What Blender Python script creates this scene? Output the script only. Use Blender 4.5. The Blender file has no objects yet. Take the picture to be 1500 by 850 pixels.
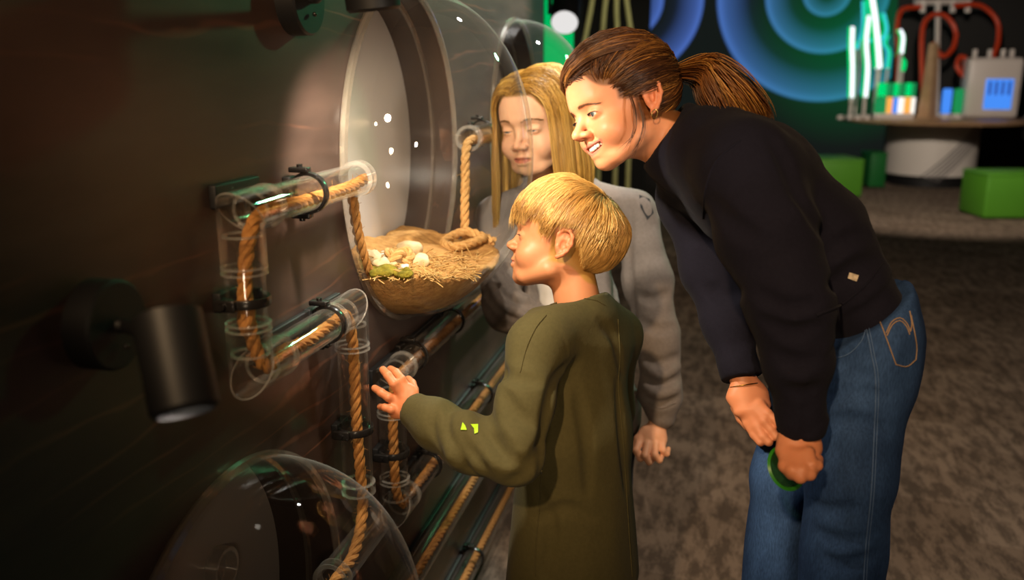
import bpy, bmesh, math, random
import numpy as np
from mathutils import Vector, Matrix

random.seed(5)
rng = np.random.default_rng(7)
SC = bpy.context.scene
COL = SC.collection
PI = math.pi
A = lambda *v: np.array(v, dtype=np.float64)

# ---------------------------------------------------------------- camera frame
F = 1300.0
CAMZ = 1.38
PITCH = math.atan(320 / F)
YAW = math.atan(310 * math.cos(PITCH) / F)
cy_, sy_, cp_, sp_ = math.cos(YAW), math.sin(YAW), math.cos(PITCH), math.sin(PITCH)
CR = A(cy_, sy_, 0)
CV = A(-sy_ * cp_, cy_ * cp_, -sp_)
CU = A(-sy_ * sp_, cy_ * sp_, cp_)
CO = A(0, 0, CAMZ)


def ray(px, py):
    return CV + CR * (px - 750) / F + CU * (425 - py) / F


def P(px, py, D):
    """point seen at photo pixel px,py at depth D metres"""
    return CO + ray(px, py) * D


def on_x(px, py, x0):
    r = ray(px, py)
    return CO + r * ((x0 - CO[0]) / r[0])


def on_z(px, py, z0):
    r = ray(px, py)
    return CO + r * ((z0 - CO[2]) / r[2])


def proj(p):
    d = np.asarray(p) - CO
    z = d @ CV
    return 750 + F * (d @ CR) / z, 425 - F * (d @ CU) / z, z


def nrm(v):
    v = np.asarray(v, dtype=np.float64)
    return v / (np.linalg.norm(v) + 1e-12)


# ---------------------------------------------------------------- objects
def link(o, parent=None):
    COL.objects.link(o)
    if parent is not None:
        o.parent = parent
    return o


def tag(o, label=None, cat=None, group=None, kind=None):
    if label: o['label'] = label
    if cat: o['category'] = cat
    if group: o['group'] = group
    if kind: o['kind'] = kind
    return o


def empty(name, loc=(0, 0, 0), label=None, cat=None, group=None):
    o = bpy.data.objects.new(name, None)
    o.empty_display_size = 0.05
    o.location = loc
    link(o)
    return tag(o, label, cat, group)


def mesh_obj(name, verts, faces, mat=None, parent=None, smooth=True, cols=None):
    """verts Nx3 array in WORLD space; faces list or Mx4/Mx3 array"""
    verts = np.asarray(verts, dtype=np.float64)
    q = parent
    while q is not None:
        verts = verts - np.array(q.location)
        q = q.parent
    me = bpy.data.meshes.new(name)
    if isinstance(faces, np.ndarray):
        n, k = faces.shape
        me.vertices.add(len(verts))
        me.vertices.foreach_set('co', verts.astype(np.float32).ravel())
        me.loops.add(n * k)
        me.loops.foreach_set('vertex_index', faces.astype(np.int32).ravel())
        me.polygons.add(n)
        me.polygons.foreach_set('loop_start', np.arange(0, n * k, k, dtype=np.int32))
        me.polygons.foreach_set('loop_total', np.full(n, k, dtype=np.int32))
        me.update(calc_edges=True)
    else:
        me.from_pydata([tuple(v) for v in verts], [], faces)
        me.update()
    me.validate()
    me.polygons.foreach_set('use_smooth', np.full(len(me.polygons), bool(smooth)))
    if cols is not None:
        at = me.color_attributes.new('Col', 'FLOAT_COLOR', 'POINT')
        c = np.ones((len(verts), 4), dtype=np.float32)
        c[:, :3] = cols
        at.data.foreach_set('color', c.ravel())
    if mat is not None:
        me.materials.append(mat)
    o = bpy.data.objects.new(name, me)
    return link(o, parent)


class MB:
    """collects shapes into one mesh"""
    def __init__(s):
        s.v, s.f, s.n = [], [], 0

    def add(s, v, f):
        v = np.asarray(v, dtype=np.float64)
        s.v.append(v)
        s.f += [tuple(int(i) + s.n for i in q) for q in f]
        s.n += len(v)
        return s

    def box(s, c, size, R=None, bev=0.0):
        h = np.array(size) / 2.0
        if bev <= 0:
            v = np.array([[x, y, z] for x in (-1, 1) for y in (-1, 1) for z in (-1, 1)]) * h
            f = [(0, 1, 3, 2), (4, 6, 7, 5), (0, 4, 5, 1), (2, 3, 7, 6), (0, 2, 6, 4), (1, 5, 7, 3)]
        else:
            bm = bmesh.new()
            bmesh.ops.create_cube(bm, size=1)
            for q in bm.verts:
                q.co = Vector((q.co.x * size[0], q.co.y * size[1], q.co.z * size[2]))
            bmesh.ops.bevel(bm, geom=list(bm.edges), offset=bev, segments=3, profile=0.5, affect='EDGES')
            bm.verts.index_update()
            v = np.array([q.co[:] for q in bm.verts])
            f = [[q.index for q in fa.verts] for fa in bm.faces]
            bm.free()
        if R is not None:
            v = v @ np.asarray(R).T
        return s.add(v + np.asarray(c), f)

    def cyl(s, a, b, ra, rb=None, n=32, caps=True):
        rb = ra if rb is None else rb
        a, b = np.asarray(a, float), np.asarray(b, float)
        t = nrm(b - a)
        u = nrm(np.cross(t, A(0, 0, 1) if abs(t[2]) < .9 else A(0, 1, 0)))
        w = np.cross(t, u)
        an = np.arange(n) * 2 * PI / n
        ring = np.outer(np.cos(an), u) + np.outer(np.sin(an), w)
        v = np.vstack([a + ring * ra, b + ring * rb])
        f = [(i, (i + 1) % n, n + (i + 1) % n, n + i) for i in range(n)]
        if caps:
            f.append(tuple(range(n - 1, -1, -1)))
            f.append(tuple(range(n, 2 * n)))
        return s.add(v, f)

    def lathe(s, prof, o, axis, n=48, closed=False):
        """prof: list of (r, h) along axis from o"""
        t = nrm(axis)
        u = nrm(np.cross(t, A(0, 0, 1) if abs(t[2]) < .9 else A(0, 1, 0)))
        w = np.cross(t, u)
        an = np.arange(n) * 2 * PI / n
        ring = np.outer(np.cos(an), u) + np.outer(np.sin(an), w)
        v = np.vstack([np.asarray(o) + ring * r + t * h for r, h in prof])
        f = []
        m = len(prof)
        for k in range(m if closed else m - 1):
            k2 = (k + 1) % m
            f += [(k * n + i, k * n + (i + 1) % n, k2 * n + (i + 1) % n, k2 * n + i) for i in range(n)]
        return s.add(v, f)

    def tube(s, a, b, ro, ri, n=40):
        L = np.linalg.norm(np.asarray(b) - np.asarray(a))
        return s.lathe([(ro, 0), (ro, L), (ri, L), (ri, 0)], a, np.asarray(b) - np.asarray(a), n, True)

    def sweep(s, pts, r, n=10, caps=True, closed=False):
        pts = np.asarray(pts, float)
        m = len(pts)
        r = np.broadcast_to(np.asarray(r, float), (m,))
        if closed:
            T = np.roll(pts, -1, 0) - np.roll(pts, 1, 0)
        else:
            T = np.gradient(pts, axis=0)
        T = T / (np.linalg.norm(T, axis=1, keepdims=True) + 1e-12)
        up = A(0, 0, 1) if abs(T[0][2]) < .9 else A(0, 1, 0)
        u = nrm(np.cross(T[0], up))
        U = [u]
        for i in range(1, m):
            u = U[-1] - T[i] * (U[-1] @ T[i])
            U.append(nrm(u))
        U = np.array(U)
        W = np.cross(T, U)
        an = np.arange(n) * 2 * PI / n
        v = (pts[:, None] + (np.cos(an)[None, :, None] * U[:, None] + np.sin(an)[None, :, None] * W[:, None]) * r[:, None, None]).reshape(-1, 3)
        f = []
        for k in range(m if closed else m - 1):
            k2 = (k + 1) % m
            f += [(k * n + i, k * n + (i + 1) % n, k2 * n + (i + 1) % n, k2 * n + i) for i in range(n)]
        if caps and not closed:
            f.append(tuple(range(n - 1, -1, -1)))
            f.append(tuple(range((m - 1) * n, m * n)))
        return s.add(v, f)

    def ball(s, c, r, nu=16, nv=10, R=None):
        r = np.broadcast_to(np.asarray(r, float), (3,))
        v = [[0, 0, 1]]
        for j in range(1, nv):
            for i in range(nu):
                th, ph = PI * j / nv, 2 * PI * i / nu
                v.append([math.sin(th) * math.cos(ph), math.sin(th) * math.sin(ph), math.cos(th)])
        v.append([0, 0, -1])
        v = np.array(v) * r
        if R is not None:
            v = v @ np.asarray(R).T
        f = [(0, 1 + i, 1 + (i + 1) % nu) for i in range(nu)]
        for j in range(nv - 2):
            f += [(1 + j * nu + i, 1 + (j + 1) * nu + i, 1 + (j + 1) * nu + (i + 1) % nu, 1 + j * nu + (i + 1) % nu) for i in range(nu)]
        last = len(v) - 1
        f += [(last, 1 + (nv - 2) * nu + (i + 1) % nu, 1 + (nv - 2) * nu + i) for i in range(nu)]
        return s.add(v + np.asarray(c), f)

    def build(s, name, mat, parent=None, smooth=True, cols=None):
        o = mesh_obj(name, np.vstack(s.v), s.f, mat, parent, smooth, cols)
        if smooth:
            try:
                o.data.set_sharp_from_angle(angle=math.radians(38))
            except Exception:
                pass
        return o


def crom(pts, n=12, closed=False):
    """catmull-rom through pts"""
    p = np.asarray(pts, float)
    if not closed:
        p = np.vstack([2 * p[0] - p[1], p, 2 * p[-1] - p[-2]])
    else:
        p = np.vstack([p[-1], p, p[0], p[1]])
    out = []
    t = np.linspace(0, 1, n, endpoint=False)[:, None]
    for i in range(1, len(p) - 2):
        a, b, c, d = p[i - 1], p[i], p[i + 1], p[i + 2]
        out.append(.5 * (2 * b + (c - a) * t + (2 * a - 5 * b + 4 * c - d) * t ** 2 + (3 * b - a - 3 * c + d) * t ** 3))
    if not closed:
        out.append(p[-2][None])
    return np.vstack(out)


def resample(pts, step):
    pts = np.asarray(pts, float)
    s = np.r_[0, np.cumsum(np.linalg.norm(np.diff(pts, axis=0), axis=1))]
    n = max(2, int(s[-1] / step))
    q = np.linspace(0, s[-1], n)
    return np.stack([np.interp(q, s, pts[:, k]) for k in range(3)], 1)


# ---------------------------------------------------------------- noise
def vnoise(p, seed=0):
    p = np.asarray(p, dtype=np.float64)
    i = np.floor(p).astype(np.int64)
    f = p - i
    f = f * f * (3 - 2 * f)
    def h(a, b, c):
        n = (a * 374761393 + b * 668265263 + c * 1274126177 + seed * 974634777) & 0xffffffff
        n = ((n ^ (n >> 13)) * 1274126177) & 0xffffffff
        n = n ^ (n >> 16)
        return (n & 0xffff) / 65535.0
    r = 0
    for dx in (0, 1):
        for dy in (0, 1):
            for dz in (0, 1):
                w = (f[..., 0] if dx else 1 - f[..., 0]) * (f[..., 1] if dy else 1 - f[..., 1]) * (f[..., 2] if dz else 1 - f[..., 2])
                r = r + w * h(i[..., 0] + dx, i[..., 1] + dy, i[..., 2] + dz)
    return r * 2 - 1


# ---------------------------------------------------------------- implicit surfaces
def smin(a, b, k):
    if k <= 0: return np.minimum(a, b)
    h = np.maximum(k - np.abs(a - b), 0) / k
    return np.minimum(a, b) - h * h * k * .25


def nrm1(v):
    return v / (np.linalg.norm(v, axis=-1, keepdims=True) + 1e-12)


class Cap:
    def __init__(s, a, b, ra, rb=None):
        s.a, s.b = np.asarray(a, float), np.asarray(b, float)
        s.ra, s.rb = ra, ra if rb is None else rb
        m = max(s.ra, s.rb)
        s.lo, s.hi = np.minimum(s.a, s.b) - m, np.maximum(s.a, s.b) + m

    def __call__(s, p):
        ab = s.b - s.a
        q = p - s.a
        t = np.clip((q @ ab) / (ab @ ab + 1e-12), 0, 1)
        return np.linalg.norm(q - t[..., None] * ab, axis=-1) - (s.ra + t * (s.rb - s.ra))


class ECap:
    """capsule with elliptic section: wu across axis u, wv the other way; (wu,wv) at both ends"""
    def __init__(s, a, b, u, wa, wb=None):
        s.a, s.b = np.asarray(a, float), np.asarray(b, float)
        s.wa, s.wb = np.array(wa, float), np.array(wa if wb is None else wb, float)
        ab = s.b - s.a
        t = nrm(ab)
        u = np.asarray(u, float)
        s.u = nrm(u - t * (u @ t))
        m = max(s.wa.max(), s.wb.max())
        s.lo, s.hi = np.minimum(s.a, s.b) - m, np.maximum(s.a, s.b) + m

    def __call__(s, p):
        ab = s.b - s.a
        q = p - s.a
        t = np.clip((q @ ab) / (ab @ ab + 1e-12), 0, 1)
        q = q - t[..., None] * ab
        pu = q @ s.u
        rest = np.sqrt(np.maximum((q * q).sum(-1) - pu * pu, 0))
        wu = s.wa[0] + t * (s.wb[0] - s.wa[0])
        wv = s.wa[1] + t * (s.wb[1] - s.wa[1])
        return (np.sqrt((pu / wu) ** 2 + (rest / wv) ** 2) - 1) * np.minimum(wu, wv)


class Ell:
    def __init__(s, c, r, R=None):
        s.c, s.r = np.asarray(c, float), np.broadcast_to(np.asarray(r, float), (3,)).copy()
        s.R = None if R is None else np.asarray(R, float)   # columns = axes
        m = s.r.max() if R is not None else s.r
        s.lo, s.hi = s.c - m, s.c + m

    def __call__(s, p):
        q = p - s.c
        if s.R is not None:
            q = q @ s.R
        k0 = np.linalg.norm(q / s.r, axis=-1)
        k1 = np.linalg.norm(q / s.r ** 2, axis=-1)
        return k0 * (k0 - 1) / (k1 + 1e-9)


class Half:
    """half space: inside where (p-c).n < 0"""
    def __init__(s, c, n):
        s.c, s.n = np.asarray(c, float), nrm(n)
        s.lo, s.hi = A(-1e3, -1e3, -1e3), A(1e3, 1e3, 1e3)

    def __call__(s, p):
        return (p - s.c) @ s.n


class EndCut:
    """flat end of a sleeve: drops what lies past the plane, near the point only"""
    def __init__(s, c, n, r=.085):
        s.c, s.n, s.r = np.asarray(c, float), nrm(n), r
        s.lo, s.hi = A(-1e3, -1e3, -1e3), A(1e3, 1e3, 1e3)

    def __call__(s, p):
        far = np.linalg.norm(p - s.c, axis=-1) > s.r
        return np.where(far, -.2, (p - s.c) @ s.n)


class Body:
    def __init__(s):
        s.ops = []

    def add(s, prim, k=.02):
        s.ops.append(('+', prim, k)); return s

    def sub(s, prim, k=.01):
        s.ops.append(('-', prim, k)); return s

    def cut(s, prim, k=.005):
        """keep only what is inside prim"""
        s.ops.append(('&', prim, k)); return s

    def chain(s, pts, radii, k=.02, k0=None):
        for i in range(len(pts) - 1):
            s.add(Cap(pts[i], pts[i + 1], radii[i], radii[i + 1]), (k0 if (k0 is not None and i == 0) else k))
        return s

    def disp(s, fn):
        s.ops.append(('d', fn, 0)); return s

    def eval(s, p):
        p = np.atleast_2d(p)
        d = np.full(p.shape[:-1], 1e3)
        for m, q, k in s.ops:
            if m == '+': d = smin(d, q(p), k)
            elif m == '-': d = -smin(-d, q(p), k)
            elif m == '&': d = -smin(-d, -q(p), k)
            else: d = d - q(p)
        return d

    def hit(s, px, py, lift=0.0, t0=.6, t1=3.0):
        """first surface point along the ray of a photo pixel"""
        r = ray(px, py)
        t = np.arange(t0, t1, .003)
        d = s.eval(CO + r * t[:, None])
        i = np.argmax(d < 0)
        if not (d < 0).any():
            i = np.argmin(d)
            return CO + r * t[i]
        if i > 0 and d[i - 1] < 10:
            f = d[i - 1] / (d[i - 1] - d[i] + 1e-12)
            tt = t[i - 1] + f * .003
        else:
            tt = t[i]
        p = CO + r * tt
        if lift:
            e = .002
            g = A(*[(s.eval(p + np.eye(3)[k] * e)[0] - s.eval(p - np.eye(3)[k] * e)[0]) for k in range(3)])
            p = p + nrm(g) * lift
        return p

    def line(s, pix, step=6.0, lift=0.0):
        """polyline of pixels -> points on the surface"""
        pix = np.asarray(pix, float)
        q = crom(np.c_[pix, np.zeros(len(pix))], 10)
        q = resample(q, step)
        return np.array([s.hit(a, b, lift) for a, b, _ in q])

    def snap(s, p, lift=0.0, it=4):
        """move points onto the surface"""
        p = np.array(p, float); sh = p.shape; p = p.reshape(-1, 3)
        e = 1e-4
        for _ in range(it):
            d = s.eval(p)
            g = np.stack([s.eval(p + np.eye(3)[k] * e) - s.eval(p - np.eye(3)[k] * e) for k in range(3)], 1) / (2 * e)
            p = p - nrm1(g) * np.clip(d - lift, -.01, .01)[:, None]
        return p.reshape(sh)

    def fold(s, pix, depth=.003, r=.011, k=.012, step=9):
        """shallow valley along a pixel polyline"""
        q = s.line(pix, step, r - depth)
        n = len(q)
        for i in range(n - 1):
            f0, f1 = [max(.25, math.sin(PI * (j + .3) / (n - .4))) for j in (i, i + 1)]
            s.sub(Cap(q[i], q[i + 1], r * (.6 + .4 * f0), r * (.6 + .4 * f1)), k)

    def ridge(s, pix, height=.003, r=.008, k=.012, step=9):
        q = s.line(pix, step, height - r)
        for i in range(len(q) - 1):
            s.add(Cap(q[i], q[i + 1], r, r), k)

    def mesh(s, h, pad=.02, lo=None, hi=None):
        ad = [q for m, q, k in s.ops if m == '+']
        if lo is None:
            lo = np.min([q.lo for q in ad], 0) - pad
            hi = np.max([q.hi for q in ad], 0) + pad
        lo, hi = np.asarray(lo, float), np.asarray(hi, float)
        n = np.ceil((hi - lo) / h).astype(int) + 1
        ax = [lo[i] + h * np.arange(n[i]) for i in range(3)]
        f = np.full(n, 1.0, dtype=np.float64)
        for m, q, k in s.ops:
            if m == 'd':
                idx = np.nonzero(np.abs(f) < .03)
                p = np.stack([ax[i][idx[i]] for i in range(3)], -1)
                f[idx] -= q(p)
                continue
            mg = k + 4 * h
            a = np.clip(np.floor((q.lo - mg - lo) / h).astype(int), 0, n)
            b = np.clip(np.ceil((q.hi + mg - lo) / h).astype(int) + 1, 0, n)
            if m == '&': a, b = np.zeros(3, int), n
            if (b - a).min() <= 0: continue
            sl = tuple(slice(a[i], b[i]) for i in range(3))
            p = np.stack(np.meshgrid(*[ax[i][sl[i]] for i in range(3)], indexing='ij'), -1)
            d = q(p)
            if m == '+': f[sl] = smin(f[sl], d, k)
            elif m == '-': f[sl] = -smin(-f[sl], d, k)
            else: f[sl] = -smin(-f[sl], -d, k)
        return nets(f, lo, h)


def nets(f, lo, h):
    ins = f < 0
    c = np.zeros(np.array(f.shape) - 1, dtype=np.int8)
    S = [slice(None, -1), slice(1, None)]
    for a in (0, 1):
        for b in (0, 1):
            for d in (0, 1):
                c += ins[S[a], S[b], S[d]]
    act = (c > 0) & (c < 8)
    cells = np.argwhere(act)
    vid = np.full(act.shape, -1, dtype=np.int64)
    vid[act] = np.arange(len(cells))
    acc = np.zeros((len(cells), 3)); cnt = np.zeros(len(cells))
    corner = [(a, b, d) for a in (0, 1) for b in (0, 1) for d in (0, 1)]
    vals = {q: f[cells[:, 0] + q[0], cells[:, 1] + q[1], cells[:, 2] + q[2]] for q in corner}
    for q in corner:
        for ax in range(3):
            if q[ax] == 0:
                r = tuple(1 if i == ax else q[i] for i in range(3))
                a, b = vals[q], vals[r]
                m = (a < 0) != (b < 0)
                t = np.where(m, a / (a - b + 1e-20), 0)
                pt = np.array(q, float)[None].repeat(len(cells), 0)
                pt[:, ax] = t
                acc[m] += pt[m]; cnt[m] += 1
    verts = lo + h * (cells + acc / np.maximum(cnt, 1)[:, None])
    faces = []
    for ax in range(3):
        o1, o2 = [(1, 2), (2, 0), (0, 1)][ax]
        s0 = [slice(None)] * 3; s1 = [slice(None)] * 3
        s0[ax] = slice(None, -1); s1[ax] = slice(1, None)
        a, b = ins[tuple(s0)], ins[tuple(s1)]
        e = np.argwhere(a != b)
        e = e[(e[:, o1] > 0) & (e[:, o2] > 0) & (e[:, o1] < f.shape[o1] - 1) & (e[:, o2] < f.shape[o2] - 1)]
        if not len(e): continue
        sgn = a[e[:, 0], e[:, 1], e[:, 2]]
        def cell(d1, d2):
            q = e.copy(); q[:, o1] += d1; q[:, o2] += d2
            return vid[q[:, 0], q[:, 1], q[:, 2]]
        quad = np.stack([cell(-1, -1), cell(0, -1), cell(0, 0), cell(-1, 0)], 1)
        quad[~sgn] = quad[~sgn][:, ::-1]
        faces.append(quad)
    return verts, np.vstack(faces)


def relax(v, f, it=1, lam=.5):
    """light laplacian smoothing"""
    e = np.vstack([f[:, [0, 1]], f[:, [1, 2]], f[:, [2, 3]], f[:, [3, 0]]])
    for _ in range(it):
        acc = np.zeros_like(v); n = np.zeros(len(v))
        for a, b in ((0, 1), (1, 0)):
            for k in range(3):
                acc[:, k] += np.bincount(e[:, a], v[e[:, b], k], len(v))
            n += np.bincount(e[:, a], minlength=len(v))
        v = v + lam * (acc / np.maximum(n, 1)[:, None] - v)
    return v


def join(parts):
    """[(v,f)] -> one"""
    V, Fs, n = [], [], 0
    for v, f in parts:
        V.append(v); Fs.append(f + n); n += len(v)
    return np.vstack(V), np.vstack(Fs)


# ---------------------------------------------------------------- materials
def newmat(name):
    m = bpy.data.materials.new(name)
    m.use_nodes = True
    nt = m.node_tree
    nt.nodes.clear()
    out = nt.nodes.new('ShaderNodeOutputMaterial')
    return m, nt, out


def nd(nt, t, **kw):
    n = nt.nodes.new(t)
    for k, v in kw.items():
        if k.startswith('i_'):
            n.inputs[k[2:].replace('_', ' ')].default_value = v
        else:
            setattr(n, k, v)
    return n


def rgba(c):
    return (c[0], c[1], c[2], 1.0)


def hexc(h):
    """sRGB hex -> linear"""
    h = h.lstrip('#')
    r = [int(h[i:i + 2], 16) / 255 for i in (0, 2, 4)]
    return [x / 12.92 if x <= .04045 else ((x + .055) / 1.055) ** 2.4 for x in r]


def principled(name, col, rough=.5, metal=0.0, spec=.5, noise=None, bump=None, attr=False, sss=0.0, sheen=0.0, coat=0.0, trans=0.0, emit=None, estr=0.0, bumps=()):
    """noise=(scale, amount, darker colour) ; bump=(scale, strength, distance)"""
    m, nt, out = newmat(name)
    b = nd(nt, 'ShaderNodeBsdfPrincipled')
    b.inputs['Base Color'].default_value = rgba(col)
    b.inputs['Roughness'].default_value = rough
    b.inputs['Metallic'].default_value = metal
    b.inputs['Specular IOR Level'].default_value = spec
    if sss:
        b.inputs['Subsurface Weight'].default_value = sss
        b.inputs['Subsurface Radius'].default_value = (.012, .005, .0025)
        b.inputs['Subsurface Scale'].default_value = 1.0
    if sheen:
        b.inputs['Sheen Weight'].default_value = sheen
        b.inputs['Sheen Roughness'].default_value = .5
    if coat:
        b.inputs['Coat Weight'].default_value = coat
        b.inputs['Coat Roughness'].default_value = .08
    if trans:
        b.inputs['Transmission Weight'].default_value = trans
    if emit:
        b.inputs['Emission Color'].default_value = rgba(emit)
        b.inputs['Emission Strength'].default_value = estr
    tc = nd(nt, 'ShaderNodeTexCoord')
    src = None
    if attr:
        at = nd(nt, 'ShaderNodeVertexColor', layer_name='Col')
        src = at.outputs['Color']
    if noise:
        no = nd(nt, 'ShaderNodeTexNoise')
        no.inputs['Scale'].default_value = noise[0]
        no.inputs['Detail'].default_value = 5
        nt.links.new(tc.outputs['Object'], no.inputs['Vector'])
        mx = nd(nt, 'ShaderNodeMix', data_type='RGBA')
        mx.inputs[6].default_value = rgba(col)
        if src: nt.links.new(src, mx.inputs[6])
        mx.inputs[7].default_value = rgba(noise[2])
        mr = nd(nt, 'ShaderNodeMapRange')
        mr.inputs['From Min'].default_value = .35
        mr.inputs['From Max'].default_value = .7
        mr.inputs['To Max'].default_value = noise[1]
        nt.links.new(no.outputs['Fac'], mr.inputs['Value'])
        nt.links.new(mr.outputs[0], mx.inputs[0])
        src = mx.outputs[2]
    if src is not None:
        nt.links.new(src, b.inputs['Base Color'])
    prev = None
    for bp in ([bump] if bump else []) + list(bumps):
        bt = nd(nt, 'ShaderNodeTexNoise')
        bt.inputs['Scale'].default_value = bp[0]
        bt.inputs['Detail'].default_value = 4
        nt.links.new(tc.outputs['Object'], bt.inputs['Vector'])
        bn = nd(nt, 'ShaderNodeBump')
        bn.inputs['Strength'].default_value = bp[1]
        bn.inputs['Distance'].default_value = bp[2]
        nt.links.new(bt.outputs['Fac'], bn.inputs['Height'])
        if prev: nt.links.new(prev.outputs[0], bn.inputs['Normal'])
        prev = bn
    if prev: nt.links.new(prev.outputs[0], b.inputs['Normal'])
    nt.links.new(b.outputs[0], out.inputs['Surface'])
    return m


def acrylic(name, tint=(.97, .97, .96), base=.03, grow=.55, power=4.0, haze=0.0, hazecol=(.8, .78, .74), rough=.03, scratch=0.0, edge=0.0):
    """thin clear plastic: passes light straight through, reflects more at glancing angles"""
    m, nt, out = newmat(name)
    tr = nd(nt, 'ShaderNodeBsdfTransparent'); tr.inputs[0].default_value = rgba(tint)
    gl = nd(nt, 'ShaderNodeBsdfGlossy'); gl.inputs['Roughness'].default_value = rough
    gl.inputs['Color'].default_value = (1, 1, 1, 1)
    lw = nd(nt, 'ShaderNodeLayerWeight'); lw.inputs['Blend'].default_value = .5
    pw = nd(nt, 'ShaderNodeMath', operation='POWER'); pw.inputs[1].default_value = power
    nt.links.new(lw.outputs['Facing'], pw.inputs[0])
    mu = nd(nt, 'ShaderNodeMath', operation='MULTIPLY_ADD'); mu.inputs[1].default_value = grow; mu.inputs[2].default_value = base
    nt.links.new(pw.outputs[0], mu.inputs[0])
    mix = nd(nt, 'ShaderNodeMixShader')
    nt.links.new(mu.outputs[0], mix.inputs[0])
    nt.links.new(tr.outputs[0], mix.inputs[1]); nt.links.new(gl.outputs[0], mix.inputs[2])
    last = mix
    if edge > 0:
        d0 = nd(nt, 'ShaderNodeBsdfDiffuse'); d0.inputs[0].default_value = rgba(hazecol)
        p2 = nd(nt, 'ShaderNodeMath', operation='POWER'); p2.inputs[1].default_value = 7.0
        nt.links.new(lw.outputs['Facing'], p2.inputs[0])
        p3 = nd(nt, 'ShaderNodeMath', operation='MULTIPLY'); p3.inputs[1].default_value = edge
        nt.links.new(p2.outputs[0], p3.inputs[0])
        m0 = nd(nt, 'ShaderNodeMixShader'); nt.links.new(p3.outputs[0], m0.inputs[0])
        nt.links.new(mix.outputs[0], m0.inputs[1]); nt.links.new(d0.outputs[0], m0.inputs[2])
        last = mix = m0
    if haze > 0:
        df = nd(nt, 'ShaderNodeBsdfDiffuse'); df.inputs[0].default_value = rgba(hazecol)
        m2 = nd(nt, 'ShaderNodeMixShader'); m2.inputs[0].default_value = haze
        if scratch:
            no = nd(nt, 'ShaderNodeTexNoise'); no.inputs['Scale'].default_value = 45; no.inputs['Detail'].default_value = 6
            tc = nd(nt, 'ShaderNodeTexCoord'); nt.links.new(tc.outputs['Object'], no.inputs['Vector'])
            mr = nd(nt, 'ShaderNodeMapRange'); mr.inputs['From Min'].default_value = .45; mr.inputs['From Max'].default_value = .8
            mr.inputs['To Min'].default_value = haze; mr.inputs['To Max'].default_value = haze + scratch
            nt.links.new(no.outputs['Fac'], mr.inputs['Value']); nt.links.new(mr.outputs[0], m2.inputs[0])
        nt.links.new(mix.outputs[0], m2.inputs[1]); nt.links.new(df.outputs[0], m2.inputs[2])
        last = m2
    nt.links.new(last.outputs[0], out.inputs['Surface'])
    return m


def emitter(name, col, s):
    m, nt, out = newmat(name)
    e = nd(nt, 'ShaderNodeEmission'); e.inputs[0].default_value = rgba(col); e.inputs[1].default_value = s
    nt.links.new(e.outputs[0], out.inputs['Surface'])
    return m
# ================================================================= materials
XW = -.6165                      # face of the dark plywood wall


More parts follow.
